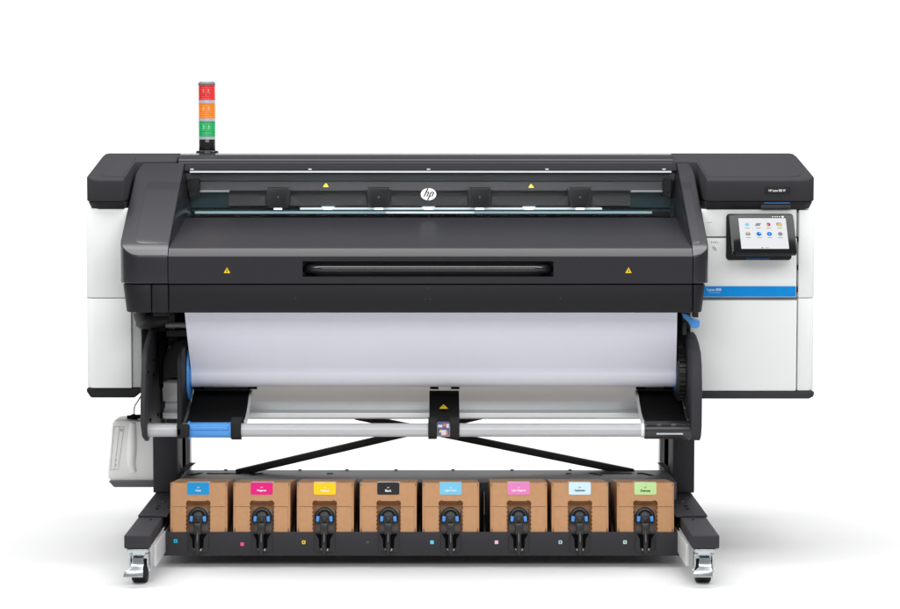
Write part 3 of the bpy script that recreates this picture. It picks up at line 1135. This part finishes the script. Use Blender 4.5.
# bolts on the inner face
for (yy, py) in ((0.2, 360), (0.2, 375), (0.33, 347), (0.1, 420), (0.05, 372), (0.33, 415)):
    bm = B()
    cyl(bm, (-1.001, yy, Z(py, yy)), (-0.996, yy, Z(py, yy)), 0.005, seg=10)
    obj('bolt', bm, pit_m, ra)
bm = B()
fe = [(0.34, 343), (0.2, 344.5), (0.12, 347), (0.05, 353), (0.02, 364), (0.02, 424), (0.0, 428), (0.0, 436), (0.02, 438.5), (0.1, 438), (0.13, 432), (0.3, 424), (0.34, 420)]
prism(bm, [(y, Z(py, y)) for y, py in fe], 'x', -0.896, -0.880)
box(bm, -0.896, -0.853, 0.0, 0.085, Z(438, 0.0), Z(425, 0.0))
part('reel_bracket', bm, matte_m, bev=0.004, seg=3)
bm = B()
fe = [(0.42, 328), (0.3, 331), (0.2, 335), (0.12, 342), (0.05, 352), (0.02, 365), (0.0, 389), (0.0, 426), (0.02, 437), (0.05, 440.5), (0.1, 440.5), (0.16, 436), (0.47, 430), (0.47, 328)]
prism(bm, [(y, Z(py, y)) for y, py in fe], 'x', X(691.5, 400, 0.0), X(702.3, 400, 0.0))
rb = part('reel_arm', bm, frame_m, bev=0.005, seg=3)
for (yy, py) in ((0.2, 408), (0.1, 420)):
    bm = B()
    xx = X(691.5, 400, 0.0)
    cyl(bm, (xx - 0.004, yy, Z(py, yy)), (xx + 0.001, yy, Z(py, yy)), 0.004, seg=10)
    obj('bolt', bm, zinc_m, rb)
# toothed drive wheel behind the right flange
RYC, RZC = 0.255, Z(373.5, 0.255)
bm = B()
tp = []
NT = 28
for k in range(NT):
    for rr, o in ((0.098, 0.1), (0.098, 0.5), (0.088, 0.6), (0.088, 1.0)):
        aa = 2 * math.pi * (k + o) / NT
        tp.append((RYC + rr * math.cos(aa), RZC + rr * math.sin(aa)))
prism(bm, tp, 'x', 0.872, 0.8935)
cyl(bm, (0.862, RYC, RZC), (0.8719, RYC, RZC), 0.085, 0.098, seg=48)
part('drive_wheel', bm, mat('black_nylon', (0.02, 0.02, 0.021), 0.4), ang=30)

# aluminium beam behind the roll
bm = B()
yb0 = 0.43
prism(bm, [(yb0 - 0.03, Z(383, yb0 - 0.03)), (yb0 + 0.004, Z(401.5, yb0)), (yb0 + 0.03, Z(402.3, yb0)), (yb0 + 0.028, Z(404, yb0)), (yb0 + 0.024, Z(411, yb0)), (yb0 - 0.012, Z(412.4, yb0)), (yb0 - 0.014, Z(417.5, yb0)),
           (yb0, Z(419, yb0)), (yb0 + 0.1, Z(419, yb0)), (yb0 + 0.1, Z(380, yb0)), (yb0 + 0.03, Z(380, yb0))], 'x', X(163, 400, yb0), 0.86)
part('rear_beam', bm, silver_m, bev=0.0015)
# deflectors
for (xa, xb, eL, eR) in ((-0.872, X(249.5, 391, 0.33), False, True), (X(638, 391, 0.33), 0.893, True, False)):
    pts = [(0.36, Z(391, 0.36)), (0.31, Z(396, 0.31)), (0.25, Z(405, 0.25)), (0.19, Z(413, 0.19)), (0.12, Z(419, 0.12)), (0.07, Z(421.5, 0.07))]
    sp = [(q.x, q.y) for q in spline([(y, z, 0) for y, z in pts], 4)]
    low = [(y, z - 0.006) for y, z in sp[::-1]]
    bm = B()
    prism(bm, sp + low, 'x', xa, xb)
    dfl = part('deflector', bm, mat('deflector_black', (0.007, 0.007, 0.007), 0.5, spec=0.25), ang=30)
    ex = xb if eR else xa
    bm = B()
    prism(bm, [(y, z + 0.004) for y, z in sp] + [(y, z - 0.012) for y, z in sp[::-1]], 'x', ex if eR else ex - 0.008, ex + 0.008 if eR else ex)
    obj('deflector_edge', bm, silver_m, dfl, ang=30)
    bm = B()
    box(bm, xa, xb, 0.36, 0.37, Z(391.2, 0.36), Z(387.2, 0.36))
    obj('deflector_rail', bm, frame_m, dfl)
for xa, xb in ((193, 204), (248, 257), (430, 438.5), (451, 459.5), (636, 645), (664, 676)):
    bm = B()
    pbox(bm, xa, xb, 387.0, 389.2, 0.352, 0.358)
    part('slot', bm, pit_m)

# tension bar with its clamps
TY, TZ = 0.042, Z(430, 0.042)
bm = B()
cyl(bm, (X(147, 430, TY), TY, TZ), (X(690, 430, TY), TY, TZ), 0.0238, seg=40)
part('tension_bar', bm, bar_m)


def sleeve(name, xa, xb, r, m_, parent=None, bev=0.003):
    bm = B()
    cyl(bm, (X(xa, 430, TY), TY, TZ), (X(xb, 430, TY), TY, TZ), r, seg=40)
    return part(name, bm, m_, parent, bev=bev)


bl = sleeve('blue_clamp', 189, 231, 0.0268, blue_m)
sleeve('clamp_flange', 188, 190.2, 0.031, blue_m, bl, bev=0.001)
sleeve('clamp_flange', 229.6, 231.4, 0.0285, blue_m, bl, bev=0.001)
bm = B()
box(bm, X(191, 430, TY), X(229, 430, TY), TY - 0.034, TY - 0.01, TZ + 0.004, TZ + 0.0155)
obj('clamp_rib', bm, blue_m, bl, bev=0.003)
for (xa, xb) in ((231.5, 241.5),):
    bm = B()
    prism(bm, [(TY + 0.0315 * math.cos(R(q)), TZ - 0.001 + 0.033 * math.sin(R(q))) for q in range(-180, 90, 10)] + [(TY + 0.05, TZ + 0.04), (TY - 0.005, TZ + 0.045), (TY - 0.031, TZ + 0.028)], 'x', X(xa, 430, TY), X(xb, 430, TY))
    part('clamp_ring', bm, matte_m, bev=0.003, ang=50)
# right black clamp
rcl = sleeve('roller_clamp', 644, 691, 0.0315, mat('clamp_black', (0.022, 0.022, 0.024), 0.3))
sleeve('clamp_end', 640.5, 644.5, 0.027, silver_m, rcl)
bm = B()
pbox(bm, 656.5, 683, 433.1, 434.6, TY - 0.0325, TY - 0.02)
obj('clamp_label', bm, mat('pale_label', (0.55, 0.56, 0.62), 0.4), rcl)
for xx in (647, 661.5, 676, 688):
    bm = B()
    pbox(bm, xx, xx + (10 if xx < 680 else 2), 424.4, 425.6, TY - 0.03, TY - 0.015)
    obj('clamp_ridge', bm, frame_m, rcl)
# middle clip with its warning label
bm = B()
xa, xb = X(429.2, 405, 0.05), X(458.6, 405, 0.05)
pts = [(0.36, Z(390.6, 0.36)), (0.30, Z(396, 0.30)), (0.2, Z(409, 0.2)), (0.1, Z(418.5, 0.1)), (0.05, Z(421.5, 0.05))]
sp = [(q.x, q.y) for q in spline([(y, z, 0) for y, z in pts], 4)]
prism(bm, sp + [(y, z - 0.006) for y, z in sp[::-1]], 'x', X(430.2, 390, 0.36) - 0.003, X(458, 390, 0.36) + 0.003)
mc = part('media_clip', bm, MATS['deflector_black'], ang=30)
for (xx0, xx1) in ((428.2, 437), (450, 459.3)):
    bm = B()
    prism(bm, [(TY + 0.030 * math.cos(R(q)), TZ - 0.001 + 0.031 * math.sin(R(q))) for q in range(-180, 90, 10)] + [(TY + 0.05, TZ + 0.04), (TY - 0.005, TZ + 0.04), (TY - 0.03, TZ + 0.028)], 'x', X(xx0, 430, TY), X(xx1, 430, TY))
    obj('clip_hook', bm, matte_m, mc, bev=0.003, ang=50)
wy = 0.20
dd = Vector((0, -0.2, Z(418.5, 0.1) - Z(396, 0.30)))
upv = -dd.normalized()
nv = Vector((0, -upv.z, upv.y))
WM = Matrix.Identity(4)
for i, c in enumerate((Vector((1, 0, 0)), upv, nv)):
    WM.col[i] = (*c, 0)
pw = P(443.6, 408.2, 0.2)
WM.col[3] = (pw.x, 0.2 + nv.y * 0.006, pw.z + nv.z * 0.006, 1)
bm = B()
s = 0.031
prism(bm, [(-s / 2, -s * 0.62), (s / 2, -s * 0.62), (0, s * 0.62)], 'z', 0, 0.0008)
obj('warning_sign', bm, yellow_m, mc, M=WM)
warn_mark(WM, s * 0.9, mc)
bm = B()
lm = [mat('label_pale', srgb(206, 208, 226), 0.5), mat('label_navy', srgb(84, 90, 128), 0.5), mat('label_red', srgb(205, 110, 90), 0.5), yellow_m]


def lab(px0, px1, py0, py1, mi, dy):
    f0 = len(bm.faces)
    pbox(bm, px0, px1, py0, py1, TY - 0.026 - dy, TY - 0.0235)
    bm.faces.ensure_lookup_table()
    for f in bm.faces[f0:]:
        f.material_index = mi


lab(437.4, 449.4, 421.8, 435.4, 1, 0)
lab(438, 442.4, 424.8, 427.4, 0, 0.0006)
lab(443.2, 446, 423.4, 426.6, 2, 0.0006)
lab(446.4, 449, 424, 427.8, 0, 0.0006)
lab(441.2, 446.4, 430, 435, 0, 0.0006)
lab(446, 448.2, 431, 435, 2, 0.0009)
f0 = len(bm.faces)
q = P(440.6, 431, TY - 0.0268)
prism(bm, [(q.x - 0.006, q.z - 0.005), (q.x + 0.006, q.z - 0.005), (q.x, q.z + 0.006)], 'y', TY - 0.0275, TY - 0.026)
bm.faces.ensure_lookup_table()
for f in bm.faces[f0:]:
    f.material_index = 3
obj('safety_label', bm, lm, mc)

# rod, rail and duct under the hood on the left
bm = B()
cyl(bm, (X(164, 325, 0.36), 0.36, Z(325, 0.36)), (0.86, 0.36, Z(325, 0.36)), 0.011, seg=24)
part('feed_rod', bm, bar_m)
bm = B()
pbox(bm, 163, 676, 330.5, 336.5, 0.4, 0.44)
part('feed_rail', bm, shelf_m, bev=0.002)
bm = B()
pbox(bm, 157.5, 165, 316, 332, 0.34, 0.42)
pbox(bm, 158, 163, 332, 345, 0.38, 0.42)
part('feed_bracket', bm, matte_m, bev=0.003)
bm = B()
pbox(bm, 153, 170.5, 311, 316.5, 0.2, 0.3)
part('hood_latch', bm, cover_m, bev=0.003)
bm = B()
pbox(bm, 170.5, 173, 335, 350, 0.46, 0.465)
part('stay_rod', bm, bar_m)
bm = B()
tube(bm, spline([(X(139, 318, 0.25), 0.25, Z(312, 0.25)), (X(142, 322, 0.25), 0.25, Z(320, 0.25)), (X(150, 321, 0.28), 0.28, Z(320.5, 0.28)), (X(163, 318, 0.34), 0.34, Z(317, 0.34))], 6), [0.022] * 6 + [0.03] * 6 + [0.03] * 7, 16)
part('cable_duct', bm, mat('duct_grey', (0.05, 0.05, 0.052), 0.5))
# blue release lever and post on the right
bm = B()
lev = [(681, 312.5), (687, 314.0), (692, 318), (698.5, 319.5), (700, 322), (699, 327), (695, 328.4), (690.5, 327), (688, 322), (683, 317.5)]
q = [P(x, y, 0.16) for x, y in lev]
prism(bm, [(v.x, v.z) for v in q], 'y', 0.15, 0.17)
part('release_lever', bm, blue_m, bev=0.004, seg=3)
bm = B()
pbox(bm, 682.5, 686.5, 321.5, 335, 0.17, 0.2)
part('lever_base', bm, frame_m, bev=0.003)
bm = B()
pbox(bm, 693, 698.5, 312, 317.5, 0.08, 0.12)
part('hood_foot', bm, frame_m, bev=0.002)

# ---- ink tray
bm = B()
tx0, tx1 = X(163, 545, 0), X(680.5, 545, 0)
tz0, tz1 = Z(556, 0), Z(532.3, 0)
box(bm, tx0, tx1, 0.0, 0.012, tz0, tz1)
box(bm, tx0, tx1, 0.012, 0.72, tz0 + 0.002, tz0 + 0.02)
tr = part('ink_tray', bm, frame_m, bev=0.003)
for xs in ((tx0 + 0.001, tx0 + 0.007), (tx1 - 0.007, tx1 - 0.001)):
    bm = B()
    prism(bm, [(0.013, tz0 + 0.021), (0.013, tz1 - 0.001), (0.05, tz1 + 0.02), (0.34, 0.24), (0.7, 0.24), (0.7, tz0 + 0.021)], 'x', *xs)
    obj('tray_end', bm, matte_m, tr)
bm = B()
ysf, ysb = 0.385, 0.70
zs = Z(470, ysb)
box(bm, X(188, 472, ysb), X(668, 472, ysb), ysf, ysb, zs - 0.012, zs)
box(bm, X(188, 472, ysb), X(668, 472, ysb), ysf, ysf + 0.006, tz0 + 0.02, zs - 0.012)
sh_ = obj('tray_shelf', bm, shelf_m, tr, bev=0.002)
for px in (226, 300, 347, 396, 453, 512, 570, 629):
    bm = B()
    p = P(px, 470.4, ysb)
    box(bm, p.x - 0.006, p.x + 0.006, ysb - 0.01, ysb, p.z, p.z + 0.0045)
    obj('tab', bm, pit_m, tr)
for (xa, xb, yq, sk) in ((207, 241, 0.6, 0), (249, 254, 0.6, 0), (255.5, 258, 0.585, 0.03), (193, 197, 0.585, 0.03), (327, 333, 0.6, 0), (566, 571, 0.6, 0), (600, 632, 0.6, 0), (637, 643, 0.6, 0), (594, 597, 0.585, -0.03), (644, 648, 0.585, -0.03)):
    bm = B()
    a, b = X(xa, 475, yq), X(xb, 475, yq)
    hd = 0.006 if not sk else 0.03
    prism(bm, [(a - sk * 0.6, yq - hd), (b - sk * 0.6, yq - hd), (b + sk * 0.6, yq + hd), (a + sk * 0.6, yq + hd)], 'z', zs + 0.0005, zs + 0.002)
    obj('tray_slot', bm, pit_m, tr)

BX = [198.6, 261.5, 325.2, 388.1, 450.8, 518.8, 580.2, 645.7]
CUT = [198.1, 261.9, 324.6, 388.6, 450.8, 519.0, 580.0, 645.5]
# dark dividers between the boxes, lower at the front than at the back
edges = [169.2] + [(a + b) / 2 for a, b in zip(BX, BX[1:])] + [674.8]
gaps = [(227.9, 232.8), (290.3, 296.7), (353.8, 359.0), (417.3, 421.8), (480.0, 489.6), (547.9, 551.2), (609.0, 616.5)]
for (ga, gb) in gaps:
    xa, xb = X(ga, 532, 0.01) + 0.001, X(gb, 532, 0.01) - 0.001
    xm = (xa + xb) / 2
    bm = B()
    prism(bm, [(0.013, tz0 + 0.021), (0.013, tz1 - 0.001), (0.34, 0.247), (0.38, 0.247), (0.38, tz0 + 0.021)], 'x', xm - 0.004, xm + 0.004)
    obj('divider', bm, matte_m, tr, bev=0.001)
bm = B()
p = P(484.5, 515, 0.1)
cyl(bm, (p.x, 0.1, tz0 + 0.03), (p.x, 0.16, 0.24), 0.007, seg=14)
obj('hose', bm, gloss_m, tr)

marks = [(175.6, 541.2, srgb(0, 190, 232)), (242.2, 544.2, srgb(238, 70, 140)), (303.7, 542.3, srgb(240, 205, 30)), (367.8, 542.3, srgb(130, 130, 132)), (432, 542.3, srgb(96, 210, 236)),
         (496.5, 542.3, srgb(244, 190, 216)), (560.4, 542.2, srgb(170, 204, 220)), (625, 542.2, srgb(190, 226, 214))]
for i, (mx_, my, mc_) in enumerate(marks):
    p = P(mx_, my, -0.001)
    bm = B()
    if i == 3:                      # thin grey cross
        for s in (-1, 1):
            prism(bm, [(p.x - 0.0045, p.z - s * 0.004), (p.x - 0.0033, p.z - s * 0.004), (p.x + 0.0045, p.z + s * 0.004), (p.x + 0.0033, p.z + s * 0.004)], 'y', -0.0015 - 0.0002 * s, 0.001)
    else:
        prism(bm, rrect(p.x - 0.0062, p.x + 0.0062, p.z - 0.0062, p.z + 0.0062, 0.0012, 3), 'y', -0.0015, 0.001)
    mk = obj('colour_marker', bm, mat('marker_%s' % 'abcdefgh'[i], mc_, 0.5), tr)
    if i in (0, 2, 6, 7):
        bm = B()
        box(bm, p.x - 0.002, p.x + 0.002, -0.0021, -0.0014, p.z - 0.003, p.z + 0.003)
        obj('marker_symbol', bm, frame_m, tr)
for cx in CUT:
    p0, p1 = P(cx - 10.4, 552.3, 0), P(cx + 10.4, 533.2, 0)
    bm = B()
    r = 0.012
    xm = (p0.x + p1.x) / 2
    prism(bm, rrect(p0.x, p1.x, p0.z, p1.z, r), 'y', -0.004, 0.004)
    hk = obj('hose_holder', bm, mat('holder_black', (0.016, 0.016, 0.018), 0.4, spec=0.4), tr, bev=0.0015)
    bm = B()
    xw = 0.025
    zt = p1.z - 0.001
    u = [(xm + xw * 1.25, zt), (xm + xw * 0.8, zt - 0.02)] + [(xm + xw * 0.78 * math.cos(R(q)), p0.z + 0.024 + 0.017 * math.sin(R(q))) for q in range(0, -181, -20)] + [(xm - xw * 0.8, zt - 0.02), (xm - xw * 1.25, zt)]
    prism(bm, u, 'y', -0.0052, -0.0038)
    obj('holder_slot', bm, pit_m, tr)
    bm = B()
    for s in (-1, 1):
        tube(bm, [(xm + s * 0.012, -0.008, p0.z + 0.014), (xm + s * 0.009, -0.009, p0.z + 0.008), (xm + s * 0.003, -0.009, p0.z + 0.006)], 0.0018, 8)
    obj('holder_clip', bm, silver_m, tr)

# ================================================================== media roll
MR = thing('media_roll', 'pale blue-white sheet of print media winding down onto its take-up roll', 'paper roll', (0, RYC, RZC))
xl0, xr0 = X(184.0, 308, 0.08), X(677.3, 308, 0.08)
xl1, xr1 = X(191.2, 378, 0.205), X(676.0, 378, 0.205)
rr = 0.0475
path = [(0.08, Z(306, 0.08), 0.0)]
zt0 = Z(306, 0.08)
tang = (RYC - rr * math.cos(R(14)), RZC + rr * math.sin(R(14)))
NS = 14
for k in range(1, NS + 1):
    t = k / NS
    y = 0.08 + (tang[0] - 0.08) * t
    z = zt0 + (tang[1] - zt0) * t
    bow = -0.004 * math.sin(math.pi * t)
    path.append((y + bow, z, t))
for q in range(0, 320, 8):
    aa = R(166 + q + 8)
    path.append((RYC + (rr - q * 0.000008) * math.cos(aa), RZC + (rr - q * 0.000008) * math.sin(aa), 1.0))
bm = B()
NXS = 24
rows = []
for y, z, t in path:
    a, b = xl0 + (xl1 - xl0) * t, xr0 + (xr1 - xr0) * t
    rows.append([bm.verts.new((a + (b - a) * i / NXS, y, z)) for i in range(NXS + 1)])
for r0, r1_ in zip(rows, rows[1:]):
    for i in range(NXS):
        face(bm, [r0[i], r0[i + 1], r1_[i + 1], r1_[i]])
bmesh.ops.recalc_face_normals(bm, faces=bm.faces[:])
bmesh.ops.solidify(bm, geom=bm.faces[:], thickness=0.0008)
obj('sheet', bm, paper_m, MR, ang=60)
bm = B()
cyl(bm, (xl1 + 0.004, RYC, RZC), (xr1 - 0.004, RYC, RZC), rr - 0.006, seg=40)
obj('roll_core', bm, paper_m, MR)
bm = B()
cyl(bm, (-0.8785, RYC, RZC), (-0.871, RYC, RZC), 0.096, seg=64)
cyl(bm, (-0.871, RYC, RZC), (xl1 - 0.0005, RYC, RZC), 0.05, seg=40)
obj('flange', bm, blue_m, MR, bev=0.002)
bm = B()
cyl(bm, (xr1 + 0.001, RYC, RZC), (0.8615, RYC, RZC), 0.062, seg=48)
obj('flange', bm, mat('deep_blue_plastic', srgb(30, 110, 190), 0.4), MR, bev=0.001)

# ================================================================== waste bottle
WB = thing('waste_bottle', 'milky white plastic waste jug hanging on the dark bracket beside the left column', 'bottle', (X(130, 480, 0.6), 0.66, Z(481, 0.6)))
WY = 0.6
prof = [(114, 420.5), (118, 420), (150, 421.5), (158, 424), (159, 478), (157, 481), (112, 481), (107.5, 478.5), (107.2, 475), (112, 423.5)]
bm = B()
q = [P(x, y, WY) for x, y in prof]
prism(bm, [(v.x, v.z) for v in q], 'y', WY, WY + 0.14)
jb = obj('bottle_body', bm, jug_m, WB, bev=0.012, seg=4)
bm = B()      # raised handle ridge running down the front
rid = [(133, 423), (132.5, 435), (132, 452), (131.5, 464), (134, 472)]
hp_ = [Vector((P(x, y, WY).x, WY + 0.004, P(x, y, WY).z)) for x, y in rid]
tube(bm, spline(hp_, 6), [0.012 + 0.006 * math.sin(math.pi * i / 24) for i in range(25)], 14)
obj('handle', bm, jug_m, jb)
bm = B()
for a, b in (((110.3, 470), (118.2, 469.3)), ((110.3, 470), (114, 426.5)), ((114, 426.5), (124, 426.8)), ((124, 426.8), (118.2, 469.3)), ((119.5, 426.8), (114.5, 469.5))):
    pa, pb = P(*a, WY), P(*b, WY)
    tube(bm, [(pa.x, WY - 0.0002, pa.z), (pb.x, WY - 0.0002, pb.z)], 0.0013, 6)
for k, (x, y) in enumerate(((121.5, 430), (116, 460), (116, 465))):
    p = P(x, y, WY)
    cyl(bm, (p.x, WY - 0.001, p.z), (p.x, WY + 0.003, p.z), 0.006 if k == 0 else 0.003, seg=16)
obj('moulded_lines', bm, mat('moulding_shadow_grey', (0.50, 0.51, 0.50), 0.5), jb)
bm = B()
pc = P(133.5, 419, WY + 0.05)
cyl(bm, (pc.x, WY + 0.05, pc.z - 0.012), (pc.x, WY + 0.05, pc.z + 0.008), 0.016, seg=20)
cyl(bm, (pc.x - 0.024, WY + 0.05, pc.z + 0.006), (pc.x + 0.026, WY + 0.05, pc.z + 0.010), 0.008, seg=14)
cyl(bm, (pc.x, WY + 0.05, pc.z + 0.008), (pc.x, WY + 0.05, pc.z + 0.018), 0.009, seg=14)
obj('cap', bm, matte_m, WB, bev=0.001)
bm = B()
tube(bm, spline([(pc.x + 0.002, WY + 0.05, pc.z + 0.016), (pc.x + 0.004, WY + 0.05, pc.z + 0.045), (pc.x + 0.018, WY + 0.06, pc.z + 0.07), (pc.x + 0.035, WY + 0.09, pc.z + 0.10)], 6), 0.003, 10)
obj('tube', bm, jug_m, WB)
bm = B()
q = [P(x, y, WY - 0.02) for x, y in ((108.6, 481.4), (160, 481.4), (160, 487.3), (114, 487.3))]
prism(bm, [(v.x, v.z) for v in q], 'y', WY - 0.02, WY + 0.16)
part('bottle_bracket', bm, shelf_m, bev=0.002)

# ================================================================== ink boxes
TILT = R(6.0)
U = 0.00346
names = ['Cyan', 'Magenta', 'Yellow', 'Black', 'Light Cyan', 'Light Magenta', 'Optimizer', 'Overcoat']
lcol = [srgb(0, 146, 208), srgb(226, 0, 122), srgb(250, 205, 0), srgb(22, 22, 24), srgb(118, 196, 228), srgb(232, 128, 190), srgb(206, 234, 242), srgb(190, 226, 152)]
llabel = ['brown ink box with a cyan blue label, leftmost in the tray', 'brown ink box with a strong magenta label', 'brown ink box with a yellow label',
          'brown ink box with a black label', 'brown ink box with a pale sky blue label reading Light Cyan', 'brown ink box with a soft pink label reading Light Magenta',
          'brown ink box with an icy white label reading Optimizer', 'brown ink box with a pale green label, beside the right column']
HW, BH, BD = 0.0992, 0.2, 0.335


def ink_box(i):
    w = HW
    root = thing('ink_box', llabel[i], 'ink box', (0, 0, 0), 'ink boxes in the tray', world_verts=False)
    cz0 = 0.1395
    cx = (CUT[i] - BX[i]) * U
    cw = 0.0435
    # outer shell with an open-bottomed cut-out, edges torn along the perforation
    bm = B()
    box(bm, -w, w, 0.045, BD, 0, BH)

    def cut(off, teeth):
        right = []
        n = 9
        for k in range(n + 1):
            z = 0.0 + (cz0 - 0.012) * k / n
            right.append((cx + cw - off, z))
            if teeth and k < n:
                right.append((cx + cw - off - 0.004, z + (cz0 - 0.012) / n * 0.35))
                right.append((cx + cw - off - 0.001, z + (cz0 - 0.012) / n * 0.6))
        top = [(cx + cw - 0.003 - off, cz0 - 0.004), (cx + cw - 0.012, cz0), (cx + cw - 0.018, cz0 - 0.003), (cx - cw + 0.018, cz0 - 0.003), (cx - cw + 0.012, cz0), (cx - cw + 0.003 + off, cz0 - 0.004)]
        left = [(2 * cx - x, z) for x, z in right][::-1]
        return right + top + left
    inner = cut(0.0, False)
    prism(bm, [(-w, 0), (-w, BH), (w, BH), (w, 0)] + inner, 'y', 0.0035, 0.045)
    car = obj('carton', bm, carton_m, root)
    # front flaps, split by a seam left and right of the cut-out
    ins = 0.008
    bm = B()
    tooth = cut(0.0, True)
    sz = 0.117
    up_ = [p for p in tooth if p[1] > sz]
    prism(bm, [(-w + ins * 0.7, sz + 0.0008), (-w + ins * 0.7, BH - 0.001), (w - ins * 0.7, BH - 0.001), (w - ins * 0.7, sz + 0.0008), (cx + cw, sz + 0.0008)] + up_ + [(cx - cw, sz + 0.0008)], 'y', 0.0, 0.0034)
    rt = [p for p in tooth if p[1] < sz and p[0] > cx]
    prism(bm, [(w - ins, 0.002), (w - ins, sz - 0.0008), (cx + cw, sz - 0.0008)] + rt[::-1], 'y', 0.0003, 0.0034)
    lt = [p for p in tooth if p[1] < sz and p[0] < cx]
    prism(bm, [(-w + ins, 0.002), (-w + ins, sz - 0.0008), (cx - cw, sz - 0.0008)] + lt, 'y', 0.0003, 0.0034)
    obj('flap', bm, carton_m, car)
    bm = B()
    for s in (-1, 1):
        for zz_ in (BH - 0.006, 0.036):
            box(bm, s * (w - ins * 0.6) - 0.0012, s * (w - ins * 0.6) + 0.0012, -0.0004, 0.003, zz_ - 0.005, zz_ + 0.004)
        for dx in (-0.012, -0.004, 0.004):
            box(bm, s * 0.066 + dx - 0.0015, s * 0.066 + dx + 0.0015, 0.05, 0.09, BH, BH + 0.0006)
    obj('carton_slot', bm, liner_m, car)
    bm = B()
    box(bm, cx - 0.036, cx + 0.036, 0.036, 0.0448, 0.0, 0.105)
    obj('spout_plate', bm, mat('grey_film', (0.24, 0.20, 0.185), 0.35), root, bev=0.002)
    # label folded over the top edge
    bm = B()
    lx = -0.0005 + cx * 0.5
    prism(bm, rrect(lx - 0.0385, lx + 0.0385, BH - 0.0415, BH + 0.0012, 0.005, 3), 'y', -0.0012, 0.0002)
    lb = obj('label', bm, mat('label_%s' % names[i].lower().replace(' ', '_'), lcol[i], 0.45, spec=0.4), root)
    bm = B()
    box(bm, lx - 0.0385, lx + 0.0385, -0.0011, 0.075, BH + 0.0003, BH + 0.0012)
    obj('label_fold', bm, mat('label_fold_white', (0.72, 0.75, 0.76), 0.5), lb)
    bm = B()
    for k in range(7):
        x = lx + (0.0 + k * 0.005)
        box(bm, x, x + 0.0032, 0.012, 0.022, BH + 0.0013, BH + 0.0017)
    obj('label_small_print', bm, mat('small_print_grey', (0.25, 0.25, 0.26), 0.5), lb)
    ink = ink_m if i > 5 else whiteink_m
    nm = names[i]
    wd = {4: 0.019, 5: 0.022, 7: 0.032, 8: 0.035, 9: 0.038, 10: 0.041, 13: 0.049}.get(len(nm), 0.032)
    lettering(nm, Matrix.Translation((lx, -0.0013, BH - 0.0275)) @ FRONT, ink, lb, width=wd, height=0.0085, bold=0.03)
    lettering('HP', Matrix.Translation((lx, -0.0013, BH - 0.0165)) @ FRONT, ink, lb, width=0.008, height=0.0045)
    # connector: collar, body, elbow hose and two blue latches
    bm = B()
    kx = cx - 0.001
    cz = 0.078
    arc = [(kx + 0.027 * math.cos(R(q)), 0.012, cz + 0.029 * math.sin(R(q))) for q in range(-40, 221, 13)]
    tube(bm, arc, 0.0085, 10)
    cyl(bm, (kx, 0.036, cz), (kx, 0.008, cz), 0.026, 0.022, 28)
    v = box(bm, kx - 0.0155, kx + 0.0155, -0.010, 0.012, cz - 0.024, cz + 0.016)
    v2 = box(bm, kx - 0.0125, kx + 0.0125, -0.024, 0.006, cz - 0.058, cz - 0.018)
    cyl(bm, (kx, -0.013, cz - 0.006), (kx, 0.0, cz - 0.006), 0.0085, seg=20)
    cn = obj('connector', bm, mat('connector_black', (0.014, 0.014, 0.015), 0.35, spec=0.5), root, bev=0.0025)
    bm = B()
    box(bm, kx - 0.004, kx + 0.004, -0.0135, -0.009, cz - 0.030, cz - 0.018)
    obj('connector_slot', bm, pit_m, cn)
    for s in (-1, 1):
        bm = B()
        q = [(-0.0065, -0.0085), (0.0045, -0.0095), (0.0062, 0.0085), (-0.0050, 0.0095)]
        prism(bm, [(kx + s * 0.0225 + s * -x * (1), cz - 0.004 + z) for x, z in q], 'y', -0.004, 0.01)
        obj('latch', bm, blue_m, cn, bev=0.001)
    bm = B()
    tube(bm, spline([(kx, -0.013, cz - 0.045), (kx, -0.020, cz - 0.065), (kx, -0.026, cz - 0.09), (kx, -0.022, cz - 0.112), (kx, -0.010, cz - 0.120)], 6), 0.0092, 16)
    obj('hose', bm, mat('hose_black', (0.012, 0.012, 0.013), 0.28, spec=0.5), cn)
    zb = Z(483, 0.02) - BH * math.cos(TILT)
    root.location = (X(BX[i], 505, 0.012), 0.004, zb)
    root.rotation_euler = (-TILT + R((0.3, -0.2, 0.1, 0, -0.3, 0.2, 0, -0.1)[i]), 0, R((0.5, -0.4, 0.2, -0.6, 0.3, -0.2, 0.5, -0.5)[i]))
    return root


for i in range(8):
    ink_box(i)

bpy.context.view_layer.update()
for o in list(bpy.data.objects):
    if 'base' in o.keys():
        del o['base']
